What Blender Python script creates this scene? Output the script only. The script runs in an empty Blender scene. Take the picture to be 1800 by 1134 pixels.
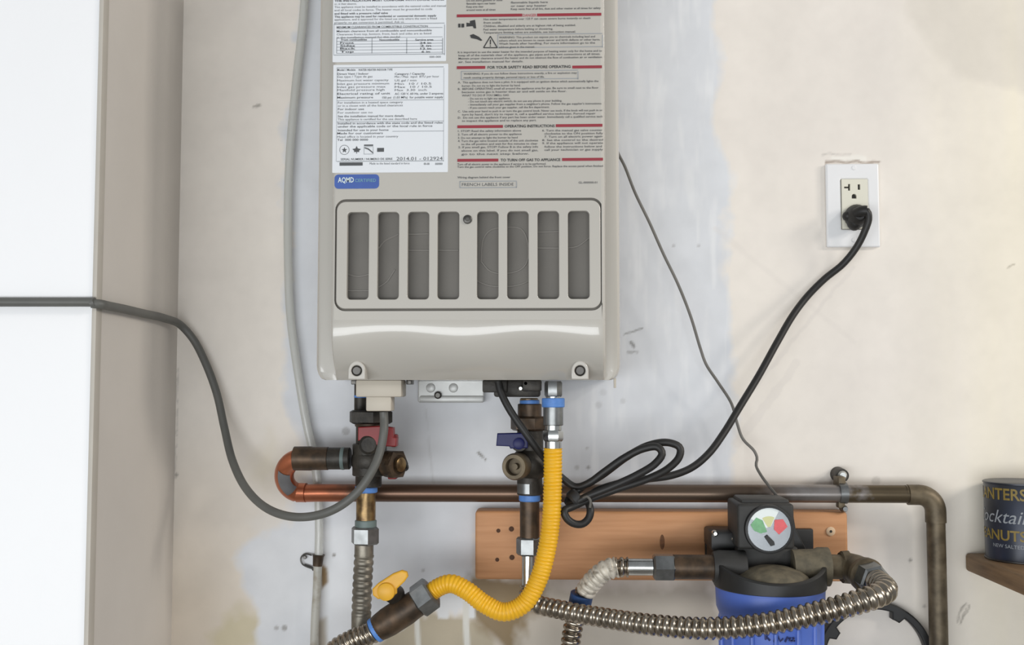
import bpy, bmesh, math, random
import numpy as np
from mathutils import Vector, Matrix

random.seed(7)
rng = np.random.default_rng(11)
S = bpy.context.scene
C = S.collection
R = math.radians

# ------------------------------------------------------------------ camera
F, CX, CY, DIST, CAMZ = 1842.0, 900.0, 567.0, 1.40, 1.35
PITCH, YAW = 3.5, 2.0
cam_d = bpy.data.cameras.new('camera')
cam = bpy.data.objects.new('camera', cam_d)
C.objects.link(cam)
cam.location = (0, -DIST, CAMZ)
cam.rotation_euler = (R(90 + PITCH), 0, R(YAW))
cam_d.sensor_width = 36.0
cam_d.lens = F * 36.0 / 1800.0
cam_d.clip_start = 0.02
S.camera = cam
CM = cam.rotation_euler.to_matrix()

# ------------------------------------------------------------------ world, lights, exposure
S.view_settings.view_transform = 'Standard'
S.view_settings.look = 'None'
S.view_settings.gamma = 1.0
S.view_settings.use_curve_mapping = False
S.view_settings.exposure = -0.17
w = bpy.data.worlds.new('world')
S.world = w
w.use_nodes = True
w.node_tree.nodes['Background'].inputs[0].default_value = (0.92, 0.96, 1.0, 1)
w.node_tree.nodes['Background'].inputs[1].default_value = 0.39


def area(name, loc, target, sx, sy, power, col):
    l = bpy.data.lights.new(name, 'AREA')
    l.shape = 'RECTANGLE'
    l.size, l.size_y, l.energy, l.color = sx, sy, power, col
    o = bpy.data.objects.new(name, l)
    C.objects.link(o)
    o.location = loc
    o.rotation_euler = (Vector(target) - Vector(loc)).to_track_quat('-Z', 'Y').to_euler()
    return o


area('side_window_light', (2.9, -1.25, 2.35), (0.1, 0, 1.3), 0.55, 0.55, 31, (1.0, 0.93, 0.84))
area('high_window_light', (2.5, -1.9, 2.85), (0.4, 0, 1.3), 0.4, 0.4, 22, (1.0, 0.95, 0.88))
area('garage_opening_light', (-0.9, -3.6, 0.82), (-0.4, 0, 1.3), 4.1, 1.0, 97, (0.95, 0.98, 1.0))



# ------------------------------------------------------------------ placing helpers
def at(px, py, d):
    """World point seen at photo pixel (px, py) on the plane d metres in front of the wall."""
    r = CM @ Vector(((px - CX) / F, -(py - CY) / F, -1.0))
    t = (DIST - d) / r.y
    return Vector((r.x * t, -d, CAMZ + r.z * t))


def pxs(n, d):
    return n * (DIST - d) / F


def lin(c):
    c = c / 255.0
    return c / 12.92 if c <= 0.04045 else ((c + 0.055) / 1.055) ** 2.4


def rgb(r, g, b):
    return (lin(r), lin(g), lin(b), 1.0)


# ------------------------------------------------------------------ materials
def mat(name, col, rough=0.5, metal=0.0, var=0.0, scale=30.0, bump=0.0, bscale=80.0, col2=None, coat=0.0,
        spec=0.5, stretch=None, detail=4.0, contrast=(0.35, 0.65), bdist=0.002):
    m = bpy.data.materials.new(name)
    m.use_nodes = True
    nt = m.node_tree
    b = nt.nodes['Principled BSDF']
    b.inputs['Roughness'].default_value = rough
    b.inputs['Metallic'].default_value = metal
    b.inputs['Specular IOR Level'].default_value = spec
    b.inputs['Coat Weight'].default_value = coat
    tc = nt.nodes.new('ShaderNodeTexCoord')
    mp = nt.nodes.new('ShaderNodeMapping')
    nt.links.new(tc.outputs['Object'], mp.inputs['Vector'])
    if stretch:
        mp.inputs['Scale'].default_value = stretch
    if col2 is None:
        k = 1.0 - var
        col2 = (col[0] * k, col[1] * k, col[2] * k, 1)
    nz = nt.nodes.new('ShaderNodeTexNoise')
    nz.inputs['Scale'].default_value = scale
    nz.inputs['Detail'].default_value = detail
    nt.links.new(mp.outputs['Vector'], nz.inputs['Vector'])
    rp = nt.nodes.new('ShaderNodeValToRGB')
    rp.color_ramp.elements[0].position, rp.color_ramp.elements[1].position = contrast
    rp.color_ramp.elements[0].color = col
    rp.color_ramp.elements[1].color = col2
    nt.links.new(nz.outputs['Fac'], rp.inputs['Fac'])
    nt.links.new(rp.outputs['Color'], b.inputs['Base Color'])
    if bump:
        n2 = nt.nodes.new('ShaderNodeTexNoise')
        n2.inputs['Scale'].default_value = bscale
        n2.inputs['Detail'].default_value = 4
        nt.links.new(mp.outputs['Vector'], n2.inputs['Vector'])
        bp = nt.nodes.new('ShaderNodeBump')
        bp.inputs['Strength'].default_value = bump
        bp.inputs['Distance'].default_value = bdist
        nt.links.new(n2.outputs['Fac'], bp.inputs['Height'])
        nt.links.new(bp.outputs['Normal'], b.inputs['Normal'])
    return m


M = {}
M['beige'] = mat('beige_wall_paint', rgb(210, 204, 197), 0.7, var=0.06, scale=5, bump=0.15, bscale=60)
M['lit_front'] = mat('lit_front_white', rgb(247, 247, 248), 0.55, var=0.02, scale=4, bump=0.08, bscale=60)  # column front: white carries the overexposed light falling on that face
M['bead'] = mat('edge_bead_paint', rgb(190, 184, 174), 0.6, var=0.08, scale=12)
M['floor'] = mat('grey_concrete_floor', rgb(150, 147, 142), 0.5, var=0.25, scale=3, bump=0.2, bscale=30)
M['enamel'] = mat('cream_enamel', rgb(188, 184, 176), 0.24, var=0.02, scale=3, coat=0.6, bump=0.03, bscale=9, bdist=0.004)
M['enamel_matt'] = mat('cream_plastic', rgb(190, 182, 168), 0.5, var=0.05, scale=20)
M['groove_shade'] = mat('groove_shade_grey', rgb(112, 108, 101), 0.7, var=0.1)  # grey stands in for the shade inside the grille groove
M['inner'] = mat('dark_inner_steel', rgb(60, 58, 54), 0.6, var=0.1)  # dark steel of the case behind the cover
M['mesh_grey'] = mat('grey_filter_mesh', rgb(118, 114, 108), 0.65, var=0.08, scale=25)
M['mesh_light'] = mat('pale_duct_edge', rgb(136, 132, 126), 0.6)
M['label_white'] = mat('white_label_film', rgb(226, 229, 233), 0.4, var=0.02, scale=8)
M['ink'] = mat('dark_grey_ink', rgb(80, 82, 84), 0.6, var=0.1)
M['ink_dark'] = mat('black_ink', rgb(52, 52, 52), 0.6)
M['ink_light'] = mat('pale_grey_ink', rgb(150, 154, 158), 0.6)
M['ink_red'] = mat('red_ink', rgb(150, 45, 58), 0.5, var=0.1)
M['ink_rose'] = mat('pale_red_ink', rgb(176, 92, 100), 0.5)
M['badge'] = mat('blue_badge_film', rgb(66, 96, 170), 0.4, var=0.1, scale=60)
M['badge_white'] = mat('white_badge_ink', rgb(215, 228, 226), 0.5)
M['badge_green'] = mat('green_badge_ink', rgb(120, 170, 175), 0.5)
M['screw'] = mat('grey_steel_screw', rgb(95, 93, 90), 0.4, 0.8, var=0.2)
M['chrome'] = mat('bright_plated_steel', rgb(200, 202, 200), 0.26, 1.0, var=0.2, scale=60)
M['zinc'] = mat('dull_zinc', rgb(140, 142, 142), 0.35, 0.9, var=0.3, scale=70)
M['stainless'] = mat('stainless_hose', rgb(176, 166, 152), 0.25, 1.0, var=0.45, scale=60)
M['stainless_dirty'] = mat('dusty_stainless_hose', rgb(142, 136, 124), 0.42, 0.6, var=0.5, scale=60)
M['stainless_white'] = mat('scale_crusted_stainless', rgb(205, 198, 184), 0.5, 0.25, col2=rgb(105, 95, 80), scale=120, contrast=(0.5, 0.75))
M['brass_old'] = mat('old_dark_brass', rgb(88, 70, 53), 0.45, 0.5, col2=rgb(58, 48, 38), scale=70)
M['brass'] = mat('tarnished_brass', rgb(150, 125, 85), 0.35, 0.8, col2=rgb(90, 72, 52), scale=90)
M['iron'] = mat('dark_cast_brass', rgb(60, 56, 50), 0.5, 0.35, col2=rgb(40, 37, 33), scale=70, bump=0.2, bscale=200)
M['bronze'] = mat('dusty_bronze', rgb(112, 100, 80), 0.5, 0.45, col2=rgb(82, 72, 56), scale=60)
M['white_zinc'] = mat('pale_galvanised_plate', rgb(198, 199, 197), 0.4, 0.25, var=0.12, scale=40)
M['blue_tape'] = mat('blue_thread_tape', rgb(84, 134, 205), 0.5, var=0.15, scale=200)
M['blue_dark'] = mat('navy_band_plastic', rgb(38, 70, 118), 0.5, var=0.25, scale=90)
M['teal_tape'] = mat('grey_green_sealant', rgb(105, 120, 118), 0.5, var=0.2)
M['red_plastic'] = mat('red_handle_plastic', rgb(132, 24, 26), 0.45, var=0.2, scale=40)
M['blue_plastic'] = mat('blue_handle_plastic', rgb(18, 23, 84), 0.5, var=0.1, scale=40)
M['yellow_hose'] = mat('yellow_coated_hose', rgb(238, 180, 28), 0.42, var=0.12, scale=25)
M['yellow_lever'] = mat('yellow_lever_plastic', rgb(228, 172, 48), 0.45, var=0.12, scale=40)
M['black_plastic'] = mat('black_plastic', rgb(36, 36, 36), 0.5, var=0.25, scale=60)
M['black_dusty'] = mat('dusty_black_plastic', rgb(50, 49, 47), 0.6, var=0.25, scale=80)
M['black_rubber'] = mat('black_cord_rubber', rgb(31, 30, 29), 0.5, var=0.15, scale=60)
M['grey_cable'] = mat('grey_cable_sheath', rgb(96, 96, 92), 0.5, var=0.1, scale=30)
M['wire_grey'] = mat('thin_grey_wire_sheath', rgb(104, 101, 96), 0.5, var=0.2, scale=30)
M['olive'] = mat('dust_covered_dome', rgb(112, 103, 84), 0.75, col2=rgb(88, 82, 68), scale=90, bump=0.2, bscale=200)
M['sump'] = mat('blue_filter_plastic', rgb(84, 114, 200), 0.4, var=0.08, scale=30)
M['marker'] = mat('dark_marker_ink', rgb(46, 54, 104), 0.6)
M['gauge_face'] = mat('silver_gauge_dial', rgb(128, 132, 136), 0.25, 0.4, var=0.1, scale=50)
M['gauge_white'] = mat('white_gauge_sector', rgb(225, 232, 230), 0.35)
M['gauge_yellow'] = mat('yellow_gauge_sector', rgb(206, 208, 150), 0.4)
M['gauge_green'] = mat('green_gauge_sector', rgb(116, 176, 126), 0.4, var=0.2, scale=150)
M['gauge_red'] = mat('red_gauge_sector', rgb(224, 92, 96), 0.4, var=0.15, scale=150)
M['plate_white'] = mat('white_plate_plastic', rgb(232, 232, 233), 0.35, var=0.02)
M['ivory'] = mat('ivory_receptacle_plastic', rgb(222, 219, 204), 0.4, var=0.02)
M['slot'] = mat('dark_slot', rgb(48, 46, 42), 0.7)
M['tin_blue'] = mat('navy_printed_tin', rgb(50, 56, 72), 0.35, 0.2, col2=rgb(46, 48, 54), scale=20)
M['tin_yellow'] = mat('yellow_tin_print', rgb(142, 120, 54), 0.5, var=0.2, scale=120)
M['tin_white'] = mat('white_tin_print', rgb(150, 154, 158), 0.5)
M['tin_rim'] = mat('dull_tin_rim', rgb(96, 96, 96), 0.35, 0.8)
M['caulk'] = mat('old_brown_caulk', rgb(126, 108, 82), 0.8, var=0.3, scale=120, bump=0.4, bscale=200)
M['white_pipe'] = mat('white_painted_tube', rgb(176, 174, 166), 0.5, col2=rgb(140, 130, 112), scale=40, contrast=(0.5, 0.7))
M['sticker'] = mat('grey_pipe_sticker', rgb(110, 110, 112), 0.5, var=0.15, scale=50)


def wood_mat(name, base, dark, scale_vec, knots=None, rough=0.6):
    m = mat(name, base, rough, col2=dark, scale=9, stretch=scale_vec, bump=0.12, bscale=30, detail=6, contrast=(0.3, 0.8))
    return m


M['wood'] = wood_mat('pine_board', rgb(204, 150, 106), rgb(184, 130, 86), (1.2, 6, 18))
M['wood_dark'] = wood_mat('brown_stained_wood', rgb(138, 110, 78), rgb(100, 76, 52), (10, 2, 22))
M['wood_hole'] = mat('dark_wood_hole', rgb(84, 56, 38), 0.8)
M['tan'] = mat('pale_bare_wood', rgb(228, 196, 160), 0.6, var=0.1)
M['knot'] = mat('brown_wood_knot', rgb(140, 94, 60), 0.7, var=0.4, scale=200)

# tarnished copper: bright near its left bend, brown, greyed and then greenish brown further right
def copper_mat():
    m = bpy.data.materials.new('tarnished_copper')
    m.use_nodes = True
    nt = m.node_tree
    b = nt.nodes['Principled BSDF']
    b.inputs['Metallic'].default_value = 0.75
    tc = nt.nodes.new('ShaderNodeTexCoord')
    sx = nt.nodes.new('ShaderNodeSeparateXYZ')
    nz = nt.nodes.new('ShaderNodeTexNoise')
    nz.inputs['Scale'].default_value = 45
    nz.inputs['Detail'].default_value = 5
    nt.links.new(tc.outputs['Object'], sx.inputs[0])
    nt.links.new(tc.outputs['Object'], nz.inputs['Vector'])
    ad = nt.nodes.new('ShaderNodeMath')
    ad.operation = 'MULTIPLY_ADD'
    nt.links.new(nz.outputs['Fac'], ad.inputs[0])
    ad.inputs[1].default_value = 0.12
    nt.links.new(sx.outputs['X'], ad.inputs[2])
    mr = nt.nodes.new('ShaderNodeMapRange')
    mr.inputs['From Min'].default_value = -0.30
    mr.inputs['From Max'].default_value = 0.55
    nt.links.new(ad.outputs[0], mr.inputs['Value'])
    rp = nt.nodes.new('ShaderNodeValToRGB')
    els = [(0.0, rgb(186, 112, 80)), (0.055, rgb(170, 104, 76)), (0.11, rgb(104, 80, 66)), (0.4, rgb(104, 84, 70)),
           (0.7, rgb(100, 86, 74)), (0.79, rgb(140, 136, 134)), (0.84, rgb(140, 134, 130)), (0.86, rgb(98, 86, 68)), (1.0, rgb(88, 78, 62))]
    cr = rp.color_ramp
    while len(cr.elements) < len(els):
        cr.elements.new(0.5)
    for e, (p_, c_) in zip(cr.elements, els):
        e.position = p_
        e.color = c_
    nt.links.new(mr.outputs[0], rp.inputs['Fac'])
    nt.links.new(rp.outputs['Color'], b.inputs['Base Color'])
    b.inputs['Roughness'].default_value = 0.34
    return m


M['copper'] = copper_mat()


def clear_mat():
    m = bpy.data.materials.new('clear_vinyl')
    m.use_nodes = True
    b = m.node_tree.nodes['Principled BSDF']
    b.inputs['Base Color'].default_value = rgb(206, 206, 200)
    b.inputs['Roughness'].default_value = 0.12
    b.inputs['Transmission Weight'].default_value = 0.4
    b.inputs['IOR'].default_value = 1.35
    nt = m.node_tree
    nz = nt.nodes.new('ShaderNodeTexNoise')
    nz.inputs['Scale'].default_value = 20
    rp = nt.nodes.new('ShaderNodeValToRGB')
    rp.color_ramp.elements[0].color = rgb(212, 213, 208)
    rp.color_ramp.elements[1].color = rgb(226, 226, 222)
    nt.links.new(nz.outputs['Fac'], rp.inputs['Fac'])
    nt.links.new(rp.outputs['Color'], b.inputs['Base Color'])
    return m


M['clear'] = clear_mat()


# ------------------------------------------------------------------ geometry helpers
class G:
    def __init__(self):
        self.v, self.f = [], []

    def add(self, vs, fs):
        n = len(self.v)
        self.v += [tuple(p) for p in vs]
        self.f += [tuple(i + n for i in q) for q in fs]
        return self

    def lathe(self, a, b, prof, n=32, spin=0.0, caps=True):
        a, b = Vector(a), Vector(b)
        d = b - a
        L = d.length
        d.normalize()
        u = d.orthogonal().normalized()
        if abs(d.z) < 0.9:
            u = d.cross(Vector((0, 0, 1))).normalized()
        else:
            u = Vector((1, 0, 0)) - d * d.x
            u.normalize()
        v = d.cross(u)
        vs, fs = [], []
        for t, r in prof:
            for k in range(n):
                th = 2 * math.pi * k / n + spin
                vs.append(a + d * (t * L) + (u * math.cos(th) + v * math.sin(th)) * r)
        for i in range(len(prof) - 1):
            for k in range(n):
                k2 = (k + 1) % n
                fs.append((i * n + k, i * n + k2, (i + 1) * n + k2, (i + 1) * n + k))
        if caps:
            fs.append(tuple(range(n))[::-1])
            fs.append(tuple((len(prof) - 1) * n + k for k in range(n)))
        return self.add(vs, fs)

    def cyl(self, a, b, r, n=32, bev=0.0008, r2=None):
        r2 = r if r2 is None else r2
        L = (Vector(b) - Vector(a)).length
        e = min(bev / L, 0.4) if L else 0
        return self.lathe(a, b, [(0, r - bev), (e, r), (1 - e, r2), (1, r2 - bev)], n)

    def hexnut(self, a, b, r, spin=0.0, n=6):
        L = (Vector(b) - Vector(a)).length
        e = min(0.0022 / L, 0.25)
        return self.lathe(a, b, [(0, r * 0.86), (e, r), (1 - e, r), (1, r * 0.86)], n, spin)

    def tube(self, pts, r, n=14, step=0.004, closed=False, smooth=True, rfun=None):
        P = path(pts, step, closed) if smooth else [Vector(p) for p in pts]
        m = len(P)
        T = []
        for i in range(m):
            if closed:
                t = P[(i + 1) % m] - P[i - 1]
            else:
                t = P[min(i + 1, m - 1)] - P[max(i - 1, 0)]
            T.append(t.normalized())
        u = T[0].orthogonal().normalized()
        vs, fs, s = [], [], 0.0
        for i in range(m):
            if i:
                s += (P[i] - P[i - 1]).length
                u = (u - T[i] * u.dot(T[i])).normalized()
            v = T[i].cross(u)
            rr = rfun(s, i / (m - 1)) if rfun else r
            for k in range(n):
                th = 2 * math.pi * k / n
                vs.append(P[i] + (u * math.cos(th) + v * math.sin(th)) * rr)
        for i in range(m if closed else m - 1):
            j = (i + 1) % m
            for k in range(n):
                k2 = (k + 1) % n
                fs.append((i * n + k, i * n + k2, j * n + k2, j * n + k))
        if not closed:
            fs.append(tuple(range(n))[::-1])
            fs.append(tuple((m - 1) * n + k for k in range(n)))
        return self.add(vs, fs)

    def box(self, lo, hi, bev=0.001, seg=2, mtx=None):
        bm = bmesh.new()
        bmesh.ops.create_cube(bm, size=1)
        lo, hi = Vector(lo), Vector(hi)
        for q in bm.verts:
            q.co = Vector((lo[i] + (q.co[i] + 0.5) * (hi[i] - lo[i]) for i in range(3)))
        if bev:
            bmesh.ops.bevel(bm, geom=list(bm.edges), offset=bev, segments=seg, affect='EDGES', profile=0.5)
        return self.bm(bm, mtx)

    def pbox(self, x0, y0, x1, y1, d0, d1, bev=0.001, seg=2):
        """Box whose front face fills photo pixels x0..x1, y0..y1, from d0 to d1 in front of the wall."""
        a, b = at(x0, y1, d1), at(x1, y0, d1)
        return self.box((a.x, -d1, a.z), (b.x, -d0, b.z), bev, seg)

    def sphere(self, c, r, sx=1, sy=1, sz=1, n=20):
        bm = bmesh.new()
        bmesh.ops.create_uvsphere(bm, u_segments=n, v_segments=n // 2 + 2, radius=r)
        for q in bm.verts:
            q.co = Vector((q.co.x * sx, q.co.y * sy, q.co.z * sz)) + Vector(c)
        return self.bm(bm)

    def bm(self, bm, mtx=None):
        bm.verts.ensure_lookup_table()
        for i, q in enumerate(bm.verts):
            q.index = i
        vs = [(mtx @ q.co) if mtx else q.co.copy() for q in bm.verts]
        fs = [[q.index for q in f.verts] for f in bm.faces]
        bm.free()
        return self.add(vs, fs)

    def mesh(self, me, fn):
        return self.add([fn(q.co) for q in me.vertices], [tuple(p.vertices) for p in me.polygons])

    def plate(self, outer, holes, d0, d1, bev=0.0):
        """Flat plate with holes; outlines are (x, z) lists; spans depth d0..d1."""
        cu = bpy.data.curves.new('tmp', 'CURVE')
        cu.dimensions = '2D'
        cu.fill_mode = 'BOTH'
        cu.extrude = max((d1 - d0) / 2 - bev, 0)
        cu.bevel_depth = bev
        cu.bevel_resolution = 2
        cu.offset = -bev if bev else 0
        for ol in [outer] + list(holes):
            sp = cu.splines.new('POLY')
            sp.points.add(len(ol) - 1)
            for q, (x, z) in zip(sp.points, ol):
                q.co = (x, z, 0, 1)
            sp.use_cyclic_u = True
        ob = bpy.data.objects.new('tmp', cu)
        me = bpy.data.meshes.new_from_object(ob)
        mid = (d0 + d1) / 2
        self.mesh(me, lambda c: (c.x, -mid - c.z, c.y))
        bpy.data.objects.remove(ob)
        bpy.data.curves.remove(cu)
        bpy.data.meshes.remove(me)
        return self

    def build(self, name, m, parent=None, ang=35, flat=False, **tags):
        off = Vector((0, 0, 0))
        q = parent
        while q is not None:
            off += q.location
            q = q.parent
        base = Vector((0, 0, 0))
        if parent is None:
            xs = np.array(self.v)
            lo, hi = xs.min(0), xs.max(0)
            base = Vector(((lo[0] + hi[0]) / 2, (lo[1] + hi[1]) / 2, lo[2]))
        me = bpy.data.meshes.new(name)
        me.from_pydata([tuple(Vector(p) - off - base) for p in self.v], [], self.f)
        me.validate()
        bm = bmesh.new()
        bm.from_mesh(me)
        bmesh.ops.recalc_face_normals(bm, faces=bm.faces)
        bm.to_mesh(me)
        bm.free()
        if not flat:
            me.polygons.foreach_set('use_smooth', [True] * len(me.polygons))
            me.set_sharp_from_angle(angle=R(ang))
        me.materials.append(M[m] if isinstance(m, str) else m)
        o = bpy.data.objects.new(name, me)
        C.objects.link(o)
        o.location = base
        if parent is not None:
            o.parent = parent
        for k, v in tags.items():
            o[k] = v
        return o


def path(pts, step=0.004, closed=False):
    P = [Vector(p) for p in pts]
    n = len(P)
    out = []
    segs = n if closed else n - 1
    for i in range(segs):
        if closed:
            p0, p1, p2, p3 = P[i - 1], P[i], P[(i + 1) % n], P[(i + 2) % n]
        else:
            p1, p2 = P[i], P[i + 1]
            p0 = P[i - 1] if i else p1 * 2 - p2
            p3 = P[i + 2] if i + 2 < n else p2 * 2 - p1
        t1 = max((p1 - p0).length, 1e-6) ** 0.5
        t2 = max((p2 - p1).length, 1e-6) ** 0.5
        t3 = max((p3 - p2).length, 1e-6) ** 0.5
        m1 = (p2 - p1) + ((p1 - p0) / t1 - (p2 - p0) / (t1 + t2)) * t2
        m2 = (p2 - p1) + ((p3 - p2) / t3 - (p3 - p1) / (t2 + t3)) * t2
        k = max(int((p2 - p1).length / step * 1.3), 2)
        for j in range(k):
            t = j / k
            h = t * t
            c = h * t
            out.append(p1 * (2 * c - 3 * h + 1) + m1 * (c - 2 * h + t) + p2 * (3 * h - 2 * c) + m2 * (c - h))
    if not closed:
        out.append(P[-1])
    # even spacing
    L = [0.0]
    for a, b in zip(out, out[1:]):
        L.append(L[-1] + (b - a).length)
    k = max(int(L[-1] / step), 2)
    res, j = [], 0
    for i in range(k + (0 if closed else 1)):
        s = L[-1] * i / k
        while j < len(L) - 2 and L[j + 1] < s:
            j += 1
        seg = L[j + 1] - L[j]
        t = (s - L[j]) / seg if seg > 0 else 0
        res.append(out[j].lerp(out[j + 1], min(max(t, 0), 1)))
    return res


def pp(*tr):
    return [at(*t) for t in tr]


def rrect(x0, z0, x1, z1, r, n=6):
    o = []
    for cx, cz, a in ((x1 - r, z1 - r, 0), (x0 + r, z1 - r, 90), (x0 + r, z0 + r, 180), (x1 - r, z0 + r, 270)):
        for k in range(n + 1):
            th = R(a + 90 * k / n)
            o.append((cx + r * math.cos(th), cz + r * math.sin(th)))
    return o


def prect(x0, y0, x1, y1, d, r, n=6):
    a, b = at(x0, y1, d), at(x1, y0, d)
    return rrect(a.x, a.z, b.x, b.z, pxs(r, d), n)


def circle(cx, cz, r, n=40, a0=0):
    return [(cx + r * math.cos(2 * math.pi * k / n + a0), cz + r * math.sin(2 * math.pi * k / n + a0)) for k in range(n)]


def thing(name, label, cat, loc, group=None):
    o = bpy.data.objects.new(name, None)
    o.empty_display_size = 0.03
    C.objects.link(o)
    o.location = loc
    o['label'] = label
    o['category'] = cat
    if group:
        o['group'] = group
    return o


def tag(o, label, cat, group=None):
    o['label'] = label
    o['category'] = cat
    if group:
        o['group'] = group
    return o


def corr(r, pitch, amp, r0=None, taper=None):
    def fn(s, t):
        base = r if taper is None else r + (taper - r) * t
        c = math.cos(2 * math.pi * s / pitch)
        return base - amp + amp * (1 - (1 - (0.5 + 0.5 * c)) ** 2.0)
    return fn


def text_mesh(s, bold=0.0, shear=0.0, res=2):
    cu = bpy.data.curves.new('tmp', 'FONT')
    cu.body = s
    cu.resolution_u = res
    cu.offset = bold
    cu.shear = shear
    ob = bpy.data.objects.new('tmp', cu)
    me = bpy.data.meshes.new_from_object(ob)
    bpy.data.objects.remove(ob)
    bpy.data.curves.remove(cu)
    return me


# ================================================================== STRUCTURE
# ---- the back wall: one relief-free drywall plane whose paint patches, drips and scuffs are painted per vertex
WX0 = at(312, 567, 0).x
WX1, WZ1 = 1.9, 2.45


def noise2(x, y, cell, seed, octs=3):
    out = np.zeros_like(x)
    amp, tot = 1.0, 0.0
    for o in range(octs):
        g = np.random.default_rng(seed + o).random((256, 256))
        c = cell / 2 ** o
        fx, fy = x / c, y / c
        ix, iy = np.floor(fx).astype(int), np.floor(fy).astype(int)
        tx, ty = fx - ix, fy - iy
        tx, ty = tx * tx * (3 - 2 * tx), ty * ty * (3 - 2 * ty)
        i0, i1, j0, j1 = ix % 256, (ix + 1) % 256, iy % 256, (iy + 1) % 256
        out += amp * ((g[i0, j0] * (1 - tx) + g[i1, j0] * tx) * (1 - ty) + (g[i0, j1] * (1 - tx) + g[i1, j1] * tx) * ty)
        tot += amp
        amp *= 0.5
    return out / tot


def poly_mask(x, y, poly, soft):
    inside = np.zeros(x.shape, bool)
    dist = np.full(x.shape, 1e9)
    n = len(poly)
    for i in range(n):
        x0, y0 = poly[i]
        x1, y1 = poly[(i + 1) % n]
        dx, dy = x1 - x0, y1 - y0
        t = np.clip(((x - x0) * dx + (y - y0) * dy) / (dx * dx + dy * dy + 1e-9), 0, 1)
        dist = np.minimum(dist, np.hypot(x - x0 - t * dx, y - y0 - t * dy))
        cond = (y0 > y) != (y1 > y)
        with np.errstate(divide='ignore', invalid='ignore'):
            xi = (x1 - x0) * (y - y0) / (y1 - y0 + 1e-12) + x0
        inside ^= cond & (x < xi)
    sd = np.where(inside, dist, -dist)
    return np.clip(sd / soft + 0.5, 0, 1)


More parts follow.
